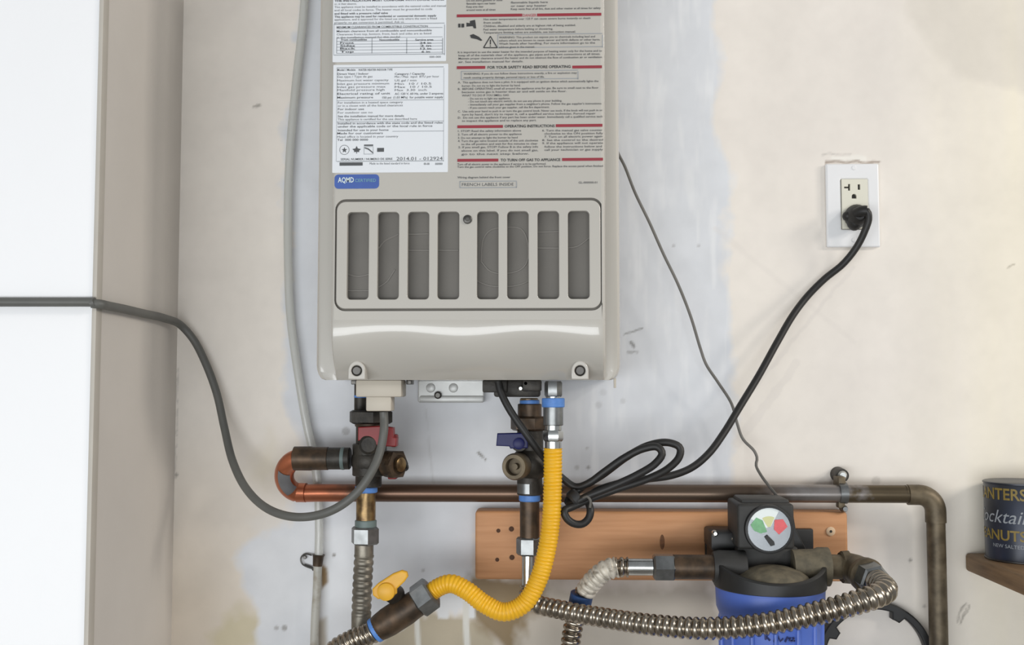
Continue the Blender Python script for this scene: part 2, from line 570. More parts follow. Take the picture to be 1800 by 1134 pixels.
def build_wall():
    # measured marks of the wall are given in photo pixels at the wall plane, then fixed to the wall in metres
    fine = 0.0022
    xa, xb = WX0, at(1830, 567, 0).x
    za, zb = at(900, 1160, 0).z, at(900, -20, 0).z
    xs = np.concatenate([np.arange(xa, xb, fine), np.linspace(xb, WX1, 8)])
    zs = np.concatenate([np.linspace(0, za - fine, 6), np.arange(za, zb, fine), np.linspace(zb + fine, WZ1, 6)])
    X, Z = np.meshgrid(xs, zs, indexing='ij')
    inv = np.array(CM.inverted())
    Pw = np.stack([X, np.full_like(X, DIST), Z - CAMZ], -1)
    Pc = Pw @ inv.T
    px = CX + F * Pc[..., 0] / -Pc[..., 2]
    py = CY - F * Pc[..., 1] / -Pc[..., 2]
    nx = (noise2(X + 5, Z + 5, 0.05, 1) - 0.5)
    ny = (noise2(X + 5, Z + 5, 0.05, 9) - 0.5)
    fx = (noise2(X + 5, Z + 5, 0.012, 21) - 0.5)
    qx, qy = px + 40 * nx + 16 * fx, py + 40 * ny + 12 * fx
    base = np.array([lin(232), lin(225), lin(216)])
    col = np.ones(X.shape + (3,)) * base

    def lay(mask, c, a=1.0):
        nonlocal col
        m = (mask * a)[..., None]
        col = col * (1 - m) + np.array([lin(q) for q in c]) * m

    big = noise2(X + 5, Z + 5, 0.22, 31)
    lay(np.clip((big - 0.45) * 4, 0, 1), (224, 217, 210), 0.5)
    # yellowed end of the wall with vertical streaks
    st = noise2((X + 5) * 6, (Z + 5) * 0.35, 0.12, 41)
    lay(np.clip((px - 1560) / 240, 0, 1) * (0.6 + 0.7 * st), (238, 229, 204), 0.5)
    lay(poly_mask(qx, qy, [(1590, -60), (1610, 40), (1650, 95), (1700, 140), (1900, 165), (1900, -60)], 18), (212, 205, 194), 0.5)
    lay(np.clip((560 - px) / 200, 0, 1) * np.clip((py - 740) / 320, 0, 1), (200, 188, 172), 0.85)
    # olive stains low on the left
    lay(poly_mask(qx, qy, [(390, 1090), (420, 1066), (452, 1080), (470, 1140), (380, 1180), (370, 1120)], 26), (196, 186, 156), 0.8)
    lay(poly_mask(qx, qy, [(445, 800), (475, 760), (495, 820), (470, 870), (440, 850)], 40), (218, 209, 188), 0.6)
    # bluish white primer patch around the heater
    patch = [(530, -60), (516, 120), (503, 300), (503, 520), (508, 650), (500, 690), (520, 740), (540, 790), (528, 870),
             (505, 915), (470, 935), (432, 955), (424, 985), (432, 1035), (448, 1070), (450, 1110), (470, 1160), (600, 1160),
             (640, 1130), (690, 1090), (735, 1066), (756, 1092), (772, 1060), (800, 1078), (814, 1092), (828, 1068), (838, 1030),
             (836, 905), (1290, 905), (1300, 860), (1290, 760), (1284, 660), (1290, 560), (1282, 480), (1270, 420), (1288, 320),
             (1266, 240), (1252, 190), (1262, 100), (1250, 40), (1254, -60)]
    pm = poly_mask(qx, qy, patch, 16)
    lay(pm, (215, 217, 221))
    blot = noise2(X + 5, Z + 5, 0.07, 51)
    lay(pm * np.clip((blot - 0.5) * 4, 0, 1), (203, 205, 209), 0.6)
    brush = noise2((X + 5) * 5, (Z + 5) * 0.8, 0.05, 61)
    lay(pm * np.clip((brush - 0.55) * 4, 0, 1) * np.clip((px - 980) / 60, 0, 1), (226, 227, 229), 0.75)
    lay(poly_mask(qx, qy, [(470, 930), (560, 900), (620, 930), (640, 1080), (470, 1090)], 60), (228, 229, 231), 0.6)
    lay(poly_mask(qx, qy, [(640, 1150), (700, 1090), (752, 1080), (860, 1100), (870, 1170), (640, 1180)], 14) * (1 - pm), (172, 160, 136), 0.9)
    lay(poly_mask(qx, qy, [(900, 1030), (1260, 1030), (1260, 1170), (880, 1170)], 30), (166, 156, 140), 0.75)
    # brown glue under the gas hose, with the board's shadow mixed into its colour
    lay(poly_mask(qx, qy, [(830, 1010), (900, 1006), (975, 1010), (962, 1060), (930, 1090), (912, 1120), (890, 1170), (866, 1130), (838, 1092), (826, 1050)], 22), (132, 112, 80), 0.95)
    arch = [(690, 1102), (735, 1066), (770, 1040), (812, 1034), (836, 1060), (834, 1086), (822, 1086), (818, 1066), (810, 1060), (803, 1076), (791, 1070),
            (787, 1088), (770, 1086), (767, 1072), (752, 1070), (738, 1084), (724, 1094), (704, 1112)]
    lay(poly_mask(px + 6 * fx, py + 8 * fx, arch, 4), (218, 219, 220))
    # two white paint runs
    for x0, w0, y0 in ((735, 5, 1066), (821, 6, 1056)):
        lay(np.clip((w0 - np.abs(px - x0 - 2 * np.sin(py / 30))) / 3 + 0.3, 0, 1) * (py > y0), (214, 212, 204))
    # brown missing paint beside the clip
    lay(poly_mask(px + 5 * fx, py + 5 * fx, [(566, 992), (576, 1000), (577, 1024), (566, 1036), (562, 1010)], 6), (140, 116, 84))
    lay(poly_mask(px + 5 * fx, py, [(556, 1090), (572, 1086), (576, 1140), (556, 1150)], 10), (160, 146, 122), 0.7)

    def line(pts, wd, c, a):
        mm = np.zeros(X.shape)
        for (x0, y0), (x1, y1) in zip(pts, pts[1:]):
            dx, dy = x1 - x0, y1 - y0
            t = np.clip(((px - x0) * dx + (py - y0) * dy) / (dx * dx + dy * dy), 0, 1)
            dd = np.hypot(px + 5 * fx - x0 - t * dx, py + 7 * fx - y0 - t * dy) * (0.75 + 0.6 * (nx + 0.5))
            mm = np.maximum(mm, np.clip((wd - dd) / 2.5 + 0.5, 0, 1))
        lay(mm, c, a)

    # scuffs and pencil marks
    line([(1097, 587), (1115, 582), (1130, 577)], 1.4, (120, 118, 114), 0.7)
    line([(1108, 601), (1113, 607)], 3, (110, 108, 104), 0.7)
    line([(1104, 619), (1112, 616), (1120, 618)], 1.8, (130, 128, 124), 0.7)
    line([(842, 797), (852, 806)], 2.5, (112, 106, 98), 0.8)
    line([(446, 189), (456, 183)], 1.5, (130, 126, 118), 0.7)
    line([(1683, 1092), (1690, 1070), (1700, 1062), (1704, 1066), (1688, 1096), (1694, 1080), (1698, 1070)], 1.2, (120, 112, 104), 0.7)
    line([(1772, 470), (1782, 464)], 1.4, (150, 140, 120), 0.7)
    line([(1310, 700), (1500, 470)], 4, (212, 205, 199), 0.35)
    line([(1296, 780), (1400, 640)], 8, (212, 205, 199), 0.3)
    line([(312, 640), (310, 760), (307, 840)], 1.2, (130, 126, 120), 0.6)
    line([(748, 720), (756, 800), (766, 880)], 2, (190, 190, 192), 0.5)
    line([(1255, 400), (1500, 600)], 5, (216, 209, 202), 0.25)
    for (sx_, sy_, sr_, a_) in ((587, 976, 3, .8), (1034, 822, 3, .7), (1032, 788, 2, .5), (1014, 822, 4, .35), (694, 782, 6, .35), (608, 758, 7, .4), (1600, 985, 3, .7),
                          (1625, 1066, 3, .5), (1184, 432, 2, .6), (1228, 432, 2, .5), (310, 835, 3, .7), (486, 1104, 4, .5), (500, 1104, 5, .6), (744, 1003, 3, .4),
                          (1052, 712, 6, .2), (1095, 705, 5, .2), (1060, 690, 6, .15), (1540, 846, 8, .25), (1470, 850, 12, .3)):
        lay(np.clip((sr_ - np.hypot(px - sx_, py - sy_)) / 2.5 + 0.5, 0, 1), (120, 114, 106), a_)
    # cut drywall above the cover plate
    line([(1446, 272), (1470, 270), (1496, 272)], 1.6, (176, 170, 164), 0.55)
    line([(1466, 279), (1518, 278)], 5, (236, 232, 224), 0.8)
    line([(1452, 285.5), (1500, 284), (1546, 285.5)], 2.2, (140, 122, 108), 0.8)
    fine_n = noise2(X + 5, Z + 5, 0.03, 71)
    mott = noise2((X + 5) * 1.6, Z + 5, 0.10, 81, 4)
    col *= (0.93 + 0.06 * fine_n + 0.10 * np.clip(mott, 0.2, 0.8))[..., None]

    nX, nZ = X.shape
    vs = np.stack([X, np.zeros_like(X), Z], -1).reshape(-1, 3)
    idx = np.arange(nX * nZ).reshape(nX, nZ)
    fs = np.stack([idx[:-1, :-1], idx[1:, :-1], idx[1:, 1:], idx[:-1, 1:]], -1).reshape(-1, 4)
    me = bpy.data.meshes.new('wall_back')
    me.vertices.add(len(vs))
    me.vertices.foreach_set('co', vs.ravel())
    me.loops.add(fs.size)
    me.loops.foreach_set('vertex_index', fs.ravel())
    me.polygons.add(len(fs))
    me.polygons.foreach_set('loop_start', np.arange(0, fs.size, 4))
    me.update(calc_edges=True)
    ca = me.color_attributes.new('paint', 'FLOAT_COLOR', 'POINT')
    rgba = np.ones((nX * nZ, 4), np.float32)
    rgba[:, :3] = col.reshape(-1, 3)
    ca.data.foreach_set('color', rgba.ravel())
    m = bpy.data.materials.new('patched_wall_paint')
    m.use_nodes = True
    nt = m.node_tree
    b = nt.nodes['Principled BSDF']
    b.inputs['Roughness'].default_value = 0.62
    b.inputs['Specular IOR Level'].default_value = 0.3
    at_ = nt.nodes.new('ShaderNodeAttribute')
    at_.attribute_name = 'paint'
    tc = nt.nodes.new('ShaderNodeTexCoord')
    nz = nt.nodes.new('ShaderNodeTexNoise')
    nz.inputs['Scale'].default_value = 55
    nz.inputs['Detail'].default_value = 5
    nt.links.new(tc.outputs['Object'], nz.inputs['Vector'])
    mx = nt.nodes.new('ShaderNodeMixRGB')
    mx.blend_type = 'MULTIPLY'
    mx.inputs[0].default_value = 0.12
    nt.links.new(at_.outputs['Color'], mx.inputs[1])
    nt.links.new(nz.outputs['Color'], mx.inputs[2])
    rp = nt.nodes.new('ShaderNodeValToRGB')
    rp.color_ramp.elements[0].color = (0.8, 0.8, 0.8, 1)
    rp.color_ramp.elements[0].position = 0.3
    rp.color_ramp.elements[1].position = 0.6
    nt.links.new(nz.outputs['Fac'], rp.inputs['Fac'])
    nt.links.new(rp.outputs['Color'], mx.inputs[2])
    nt.links.new(mx.outputs[0], b.inputs['Base Color'])
    bp = nt.nodes.new('ShaderNodeBump')
    bp.inputs['Strength'].default_value = 0.18
    bp.inputs['Distance'].default_value = 0.003
    n2 = nt.nodes.new('ShaderNodeTexNoise')
    n2.inputs['Scale'].default_value = 18
    n2.inputs['Detail'].default_value = 4
    nt.links.new(tc.outputs['Object'], n2.inputs['Vector'])
    nt.links.new(n2.outputs['Fac'], bp.inputs['Height'])
    nt.links.new(bp.outputs['Normal'], b.inputs['Normal'])
    me.materials.append(m)
    o = bpy.data.objects.new('wall_back', me)
    C.objects.link(o)
    o['kind'] = 'structure'
    # thickness behind the paint
    return o


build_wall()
g = G().box((WX0 - 0.02, 0.002, 0), (WX1, 0.10, WZ1), 0)
g.build('wall_core', 'beige', None, flat=True, kind='structure')

# ---- left wall return: beige side face, front face whitened for the strong light on it
CD = 0.256
o = G().box((-2.3, -CD, 0), (WX0 - 0.001, 0.0, WZ1), 0).build('wall_left', 'lit_front', None, flat=True, kind='structure')
o = G().box((WX0 - 0.001, -CD + 0.001, 0), (WX0, 0.0, WZ1), 0).build('wall_left_side', 'beige', None, flat=True, kind='structure')
# painted corner bead along the outer edge
g = G().box((WX0 - 0.004, -CD - 0.002, 0), (WX0 + 0.0012, -CD + 0.013, WZ1), 0.0008)
g.build('trim_1', 'bead', None, kind='structure')
G().box((-2.3, -4.4, -0.05), (WX1, 0.1, 0.0), 0).build('floor', 'floor', None, flat=True, kind='structure')

# ================================================================== WATER HEATER
LD, FH, FD = 0.150, 0.046, 0.196
hl, hr = at(556, 420, LD), at(1090, 420, LD)
HX0, HX1 = hl.x, hr.x
HZ0 = at(822, 668, 0.160).z
HZ1 = HZ0 + 0.60
ZC = at(822, 562, FD).z            # chin begins
heater = thing('water_heater', 'cream tankless water heater with printed labels and slotted grille, on the white wall patch', 'water heater',
               ((HX0 + HX1) / 2, 0, HZ0))
GX0, GX1 = at(582.5, 420, FD).x, at(1063.5, 420, FD).x
VX0, VZ0 = at(587.5, 546.5, FD).x, at(822, 546.5, FD).z
VX1, VZ1 = at(1059.5, 500, FD).x, at(822, 349, FD).z


def hfront(z, x=None):
    """extra depth of the raised front above the side rims"""
    if z >= ZC:
        return FH
    t = (ZC - z) / (ZC - HZ0)
    if x is not None:
        u_ = (x - GX0) / (GX1 - GX0)
        t *= 1 + (1 - t) * (0.13 * math.cos(2 * math.pi * (u_ - 0.25) / 0.5) + 0.05 * math.sin(11 * u_) - 0.10 * math.exp(-u_ / 0.06))
    return FH * (1 - t ** 2.2) + 0.004 * t


def cover():
    g = G()
    e = 0.011
    xs_l = [(0, 0.004), (0, LD - 0.010), (0.001, LD - 0.006), (0.004, LD - 0.0015), (0.008, LD), (0.0135, LD - 0.0005)]
    # columns: x position, base depth, fraction of raise
    cols = [(HX0 + a, d, 0.0) for a, d in xs_l]
    gl = GX0
    cols += [(gl - 0.0030, LD, 0.0), (gl - 0.0016, LD, 0.06), (gl - 0.0010, LD, 0.45), (gl - 0.0004, LD, 0.78), (gl + 0.0006, LD, 0.93), (gl + 0.0020, LD, 0.985), (gl + 0.0040, LD, 1.0)]
    nmid = 48
    a, b = gl + 0.0040, GX1 - 0.0040
    vx = [VX0, VX1]
    mids = sorted(set([a + (b - a) * k / nmid for k in range(1, nmid)]))
    mids = [m_ for m_ in mids if min(abs(m_ - VX0), abs(m_ - VX1)) > 0.008]
    cols += [(m_, LD, 1.0) for m_ in sorted(mids)]
    right = [(GX1 - (x - gl), d, f) for x, d, f in cols[6:13]][::-1]
    cols += right
    cols += [(HX1 - a_, d, 0.0) for a_, d in xs_l][::-1]
    zs = [HZ1, HZ1 - 0.1, HZ1 - 0.2, VZ1 + 0.02, VZ1 - 0.05, VZ0 + 0.02, VZ0 - 0.002]
    zs += [ZC - (ZC - HZ0) * (k / 40) for k in range(0, 41)]
    zs = sorted(set(zs), reverse=True)
    rc = 0.020
    n = len(cols)
    vs, fs = [], []
    for z in zs:
        t = max(0.0, (ZC - z) / (ZC - HZ0))
        for x, d, f in cols:
            # rims end in a rounded corner at the bottom
            zz = z
            xx = x
            h = z - HZ0
            if h < rc:
                k = rc - math.sqrt(max(rc * rc - (rc - h) ** 2, 0))
                k *= 0.55
                if x < HX0 + 0.02:
                    xx = x + k * (1 - (x - HX0) / 0.02)
                elif x > HX1 - 0.02:
                    xx = x - k * (1 - (HX1 - x) / 0.02)
            dd = d + hfront(z, x) * f
            vs.append((xx, -dd, zz))
    for i in range(len(zs) - 1):
        for k in range(n - 1):
            fs.append((i * n + k, i * n + k + 1, (i + 1) * n + k + 1, (i + 1) * n + k))
    # bottom closure
    last = (len(zs) - 1) * n
    base = len(vs)
    for k in range(n):
        x, y, z = vs[last + k]
        vs.append((x, -0.004, z))
    for k in range(n - 1):
        fs.append((last + k, last + k + 1, base + k + 1, base + k))
    g.add(vs, fs)
    return g


# the cover's face is a sheet; cut the grille opening by dropping the faces that lie inside it
cg = cover()
g2 = G()
keepf = []
ox0, ox1, oz0, oz1 = VX0, VX1, VZ0, VZ1
for f in cg.f:
    c = sum((Vector(cg.v[i]) for i in f), Vector()) / len(f)
    if c.z > ZC and GX0 + 0.004 < c.x < GX1 - 0.004 and c.y < -LD:
        continue
    keepf.append(f)
cg.f = keepf
# flat front sheet with a rounded opening for the grille
fx0, fx1 = GX0 + 0.0040, GX1 - 0.0040
cg.plate([(fx0, ZC), (fx1, ZC), (fx1, HZ1), (fx0, HZ1)], [rrect(VX0, VZ0, VX1, VZ1, pxs(19, FD))], FD - 0.0024, FD, 0.0)
cg.build('front_cover', 'enamel', heater, ang=28)
# body box behind the cover, top
G().box((HX0 + 0.004, -LD + 0.012, HZ0 + 0.006), (HX1 - 0.004, -0.004, HZ1 - 0.003), 0.002).build('case', 'inner', heater)

# grille plate with eight slots
SLX = [(610, 648), (663.5, 701), (716.5, 754), (769, 807), (838.5, 876), (891.5, 929), (945, 982.5), (998.5, 1036)]
px0, px1 = at(590.8, 500, FD).x, at(1056.2, 500, FD).x
pz0, pz1 = at(822, 542.3, FD).z, at(822, 353.3, FD).z
holes = []
for a_, b_ in SLX:
    xa_, xb_ = at(a_, 450, FD).x, at(b_, 450, FD).x
    holes.append(rrect(xa_, at(822, 526, FD).z, xb_, at(822, 372, FD).z, pxs(7, FD), 5))
g = G().plate(rrect(px0, pz0, px1, pz1, pxs(16, FD)), holes, FD - 0.010, FD + 0.0004, 0.0009)
grille = g.build('grille_panel', 'enamel', heater, ang=40)
G().plate(rrect(VX0 - .001, VZ0 - .001, VX1 + .001, VZ1 + .001, pxs(19, FD)), [rrect(px0 + .003, pz0 + .003, px1 - .003, pz1 - .003, pxs(14, FD))], FD - .008, FD - .0036, 0).build('groove_floor', 'groove_shade', heater)
G().box((VX0 - 0.002, -FD + 0.0155, VZ0 - 0.002), (VX1 + 0.002, -FD + 0.028, VZ1 + 0.002), 0).build('grille_screen', 'mesh_grey', heater)
# faint duct shapes pressed into the screen
g = G()
SD = FD - 0.0152
for pts in ([(610, 482), (630, 486), (650, 482)], [(663, 440), (675, 425), (701, 412)], [(665, 505), (680, 495), (694, 474)], [(612, 511), (648, 511)],
            [(716, 412), (754, 411)], [(716, 440), (754, 440)], [(769, 440), (806, 440)], [(945, 408), (982, 407)], [(945, 436), (982, 436)], [(998, 436), (1015, 433), (1036, 418)],
            [(838, 494), (860, 502), (890, 504), (915, 500), (929, 494)],
            [(846, 460), (850, 420), (862, 405), (890, 400), (915, 402), (926, 420), (928, 455), (918, 472), (890, 481), (862, 477), (846, 460)]):
    G().tube([at(x, y, SD) for x, y in pts], 0.0010, 6, 0.004).build('screen_rib', 'mesh_light', heater)
# screws
for (sx_, sy_, d_, r_) in ((822, 386, FD + 0.0004, 8),):
    a_ = at(sx_, sy_, d_)
    r = pxs(r_, d_)
    G().lathe(a_, a_ + Vector((0, -0.0025, 0)), [(0, r), (0.6, r), (1, r * 0.7)], 24).hexnut(a_ + Vector((0, -0.002, 0)), a_ + Vector((0, -0.0032, 0)), r * 0.5).build('screw', 'screw', heater)
for sx_ in (630, 1019):
    d_ = 0.168
    cx, cz = at(sx_, 652, d_).x, at(sx_, 652, d_).z
    w_ = pxs(15, d_)
    top = [(cx + w_ * math.cos(R(t)), cz + w_ * 1.15 * math.sin(R(t))) for t in range(0, 181, 12)]
    ol = top + [(cx - w_, HZ0 + 0.0005), (cx + w_, HZ0 + 0.0005)]
    ins = [(cx + w_ * .62 * math.cos(R(t)), cz + w_ * .62 * math.sin(R(t))) for t in range(0, 360, 15)]
    bo = G().plate(ol, [ins], 0.150, d_ + 0.012, 0.0012).build('screw_boss', 'enamel', heater)
    a_ = Vector((cx, -d_ - 0.004, cz))
    r = pxs(8.6, d_)
    G().lathe(a_, a_ + Vector((0, -0.008, 0)), [(0, r), (0.8, r), (1, r * 0.75)], 24).build('screw', 'screw', bo)
# small tags below
G().pbox(1079, 664, 1083, 682, 0.10, 0.104, 0.0004).build('drip_tab', 'enamel_matt', heater)
for x0 in (617, 714):
    G().pbox(x0, 668, x0 + 9, 676, 0.10, 0.125, 0.0008).build('clip', 'screw', heater)

# underside fittings
G().pbox(625, 668, 706, 698, 0.105, 0.146, 0.002).build('gland_housing', 'enamel_matt', heater)
g = G().pbox(643, 694, 688, 723, 0.116, 0.144, 0.002)
g.build('cable_gland', 'enamel_matt', heater)
br = G()
bo_ = prect(735, 668, 851, 708, 0.01, 4)
bh = [circle(at(770, 694, .01).x, at(770, 694, .01).z, 0.0035, 16)]
for x_ in (757, 797):
    c = at(x_, 682, .012)
    br.lathe(c, c + Vector((0, -.0015, 0)), [(0, .0062), (.6, .006), (1, .005)], 20)
br.plate(bo_, bh, 0.004, 0.012, 0.0015)
br.pbox(737, 696, 850, 707, 0.008, 0.016, 0.002)
bk = br.build('mounting_bracket', 'white_zinc', heater)
a_ = at(770, 695, 0.016)
G().lathe(a_, a_ + Vector((0, -0.004, 0)), [(0, .0048), (0.6, .0048), (1, .003)], 18).build('screw', 'screw', bk)
g = G()
g.pbox(848, 668, 892, 690, 0.09, 0.125, 0.002).pbox(868, 668, 950, 698, 0.08, 0.118, 0.003)
g.pbox(918, 668, 952, 688, 0.10, 0.13, 0.002)
g.build('inlet_block', 'iron', heater)
for x_, y_ in ((915, 683), (924, 674)):
    a_ = at(x_, y_, 0.13)
    G().lathe(a_ + Vector((0, 0.012, 0)), a_, [(0, .003), (.9, .003), (1, .002)], 14).build('screw', 'chrome', heater)

# ---- labels and print
EPS = 0.00045


class Print(G):
    def t(self, s, x0, x1, y, h, d=FD, bold=0.0, shear=0.0, eps=EPS):
        me = text_mesh(s, bold, shear)
        co = np.array([q.co for q in me.vertices])
        if len(co) == 0:
            return self
        lo, hi = co[:, 0].min(), co[:, 0].max()
        A, B = at(x0, y + h / 2, d), at(x1, y + h / 2, d)
        B.z = A.z
        sz = pxs(h, d) / 0.69
        k = (B.x - A.x) / (hi - lo)
        self.mesh(me, lambda c: (A.x + (c.x - lo) * k, -d - eps, A.z + c.y * sz))
        bpy.data.meshes.remove(me)
        return self

    def bar(self, x0, x1, y, h, d=FD, eps=EPS):
        A, B = at(x0, y + h / 2, d), at(x1, y + h / 2, d)
        z0, z1 = A.z, A.z + pxs(h, d)
        return self.add([(A.x, -d - eps, z0), (B.x, -d - eps, z0), (B.x, -d - eps, z1), (A.x, -d - eps, z1)], [(0, 1, 2, 3)])

    def vbar(self, x, y0, y1, wd, d=FD, eps=EPS):
        A, B = at(x - wd / 2, y1, d), at(x + wd / 2, y0, d)
        return self.add([(A.x, -d - eps, A.z), (B.x, -d - eps, A.z), (B.x, -d - eps, B.z), (A.x, -d - eps, B.z)], [(0, 1, 2, 3)])

    def frame(self, x0, y0, x1, y1, wd=1.3, d=FD, eps=EPS):
        self.bar(x0, x1, y0, wd, d, eps).bar(x0, x1, y1, wd, d, eps)
        return self.vbar(x0, y0, y1, wd, d, eps).vbar(x1, y0, y1, wd, d, eps)

    def poly(self, pts, d=FD, eps=EPS):
        return self.add([Vector(at(x, y, d)) + Vector((0, -eps, 0)) for x, y in pts], [tuple(range(len(pts)))])


# red section bars
DY = 0.0
red = Print()
for x0, x1, y in ((803, 918, 28), (944, 1057, 26.5), (803, 853, 119), (1006, 1058, 118), (804, 884, 223), (977, 1059, 221), (804, 876, 282), (988, 1060, 280.5)):
    bgx = Print().bar(x0, x1, y, 5.2)
    bgx.build('red_bar', 'ink_red', heater, flat=True)
Print().t('DANGER', 919, 943, 27, 5, bold=0.02).build('printed_heading', 'ink_rose', heater, flat=True, label='red printed heading between two red bars')
for s_, x0, x1, y, h in (('FOR YOUR SAFETY READ BEFORE OPERATING', 857, 1003, 118.6, 4.8), ('OPERATING INSTRUCTIONS', 887, 975, 222, 4.6), ('TO TURN OFF GAS TO APPLIANCE', 880, 985, 281.5, 4.6)):
    Print().t(s_, x0, x1, y, h, bold=0.025).build('printed_heading', 'ink_dark', heater, flat=True)
p = Print()
T = [
    ('Do not store gasoline or other', 820, 884, 1), ('flammable vapors near heater.', 820, 872, 6.5), ('Keep area clear', 820, 850, 12), ('around vents at all times', 820, 871, 17.5),
    ('flammable liquids here', 898, 963, 4.5), ('or near any heater', 898, 961, 10.5), ('Keep vents free of all lint, dust and other matter at all times for safety', 898, 1056, 16),
    ('Hot water temperatures over 125 F can cause severe burns instantly or death', 850, 1038, 34), ('from scalds.', 850, 882, 40),
    ('Children, disabled and elderly are at highest risk of being scalded.', 850, 1012, 46), ('Feel water temperature before bathing or showering.', 850, 972, 52),
    ('Temperature limiting valves are available, see instruction manual.', 850, 1012, 57.5),
    ('WARNING: This product can expose you to chemicals including lead and', 877, 1046, 66), ('others which are known to cause cancer and birth defects or other harm.', 877, 1055, 71.5),
    ('Wash hands after handling. For more information go to the', 877, 1046, 77), ('address given in the manual.', 877, 940, 83),
    ('It is important to use the water heater for the intended purpose of heating water only for the home and to', 805, 1058, 92),
    ('keep all of the materials clear of the appliance, gas pipes and the vent connections at all times.', 806, 1055, 97.5),
    ('Maintain proper clearance around the heater and do not obstruct the flow of combustion air or ventilation', 806, 1058, 103), ('air. See installation manual for details.', 806, 920, 109),
    ('WARNING: If you do not follow these instructions exactly, a fire or explosion may', 815, 1014, 130), ('result causing property damage, personal injury or loss of life.', 815, 957, 136.5),
    ('A.  This appliance does not have a pilot. It is equipped with an ignition device which automatically lights the', 805, 1052, 145), ('burner. Do not try to light the burner by hand.', 812, 915, 151),
    ('B.  BEFORE OPERATING smell all around the appliance area for gas. Be sure to smell next to the floor', 805, 1052, 156.5), ('because some gas is heavier than air and will settle on the floor.', 812, 996, 162),
    ('WHAT TO DO IF YOU SMELL GAS:', 812, 895, 168), ('- Do not try to light any appliance.', 823, 897, 173.5),
    ('- Do not touch any electric switch; do not use any phone in your building.', 823, 988, 178.5), ("- Immediately call your gas supplier from a neighbor's phone. Follow the gas supplier's instructions.", 823, 1058, 184),
    ('- If you cannot reach your gas supplier, call the fire department.', 823, 966, 189.5),
    ('C.  Use only your hand to push in or turn the gas control knob. Never use tools. If the knob will not push in or', 805, 1059, 196),
    ("turn by hand, don't try to repair it, call a qualified service technician. Forced repair", 812, 1047, 201.5), ('D.  Do not use this appliance if any part has been under water. Immediately call a qualified service tech', 805, 1059, 207),
    ('to inspect the appliance and to replace any part.', 812, 943, 212.5),
    ('1. STOP! Read the safety information above', 805, 916, 230.5), ('2. Turn off all electric power to the appliance', 805, 917, 236.5), ('3. Do not attempt to light the burner by hand', 805, 910, 242.5),
    ('4. Turn the gas valve located outside of the unit clockwise', 805, 946, 248), ('to the off position and wait for five minutes to clear', 811, 945, 253.5),
    ('5. If you smell gas, STOP! Follow B in the safety info', 806, 946, 259), ('above on this label. If you do not smell gas,', 811, 946, 265), ('go to the next step below.', 811, 930, 271),
    ('6. Turn the manual gas valve counter', 953, 1059, 229.5), ('clockwise to the ON position fully', 957, 1060, 235), ('7. Turn on all electric power again', 957, 1059, 240.5), ('8. Set the control to the desired', 953, 1060, 246.5),
    ('9. If the appliance will not operate', 953, 1060, 252), ('follow the instructions below and', 957, 1058, 258), ('call your technician or gas supply', 957, 1060, 263.5),
    ('Turn off all electric power to the appliance if service is to be performed.', 804, 960, 289),
    ('Turn the gas control valve clockwise to the OFF position. Do not force. Replace the access panel when finished', 804, 1060, 293.5),
    ('Wiring diagram behind the front cover', 804, 897, 312), ('GL-000000-01', 1017, 1050, 321),
]
for s, x0, x1, y in T:
    p.t(s, x0, x1, y, 3.5, bold=0.012)
p.t('FRENCH LABELS INSIDE', 812, 903, 324.5, 5.2)
p.build('printed_text', 'ink', heater, flat=True)
for fr in ((875, 61, 1059, 84), (811, 125.5, 1016, 140), (808.5, 319, 908, 330)):
    Print().frame(*fr).build('printed_frame', 'ink_light', heater, flat=True)
p = Print()
# warning triangle
for a_, b_ in (((862, 64), (850, 84)), ((850, 84), (874, 84)), ((874, 84), (862, 64))):
    dx, dy = b_[0] - a_[0], b_[1] - a_[1]
    L = math.hypot(dx, dy)
    ox, oy = -dy / L * 0.9, dx / L * 0.9
    p.poly([(a_[0] + ox, a_[1] + oy), (b_[0] + ox, b_[1] + oy), (b_[0] - ox, b_[1] - oy), (a_[0] - ox, a_[1] - oy)])
p.bar(861, 863, 74, 9).bar(861, 863, 81, 2)
# tap and scalded hand pictogram
p.bar(805.5, 809.5, 45, 7).bar(811, 816, 45, 7)
p.poly([(820, 40), (826, 41), (826, 37), (835, 35), (836, 41), (837, 50), (833, 50), (831, 46), (820, 47)])
p.poly([(826, 62), (832, 60), (842, 65), (848, 71), (845, 72), (838, 69), (828, 67)])
p.build('warning_pictogram', 'ink_dark', heater, flat=True)

# white data labels (two stickers)
LB = FD + 0.0004


def sticker(x0, y0, x1, y1, name, lab):
    a, b = at(x0, y1, LB), at(x1, y0, LB)
    return G().plate(rrect(a.x, a.z, b.x, b.z, 0.001, 3), [], FD, LB, 0).build(name, 'label_white', heater, flat=True, label=lab)


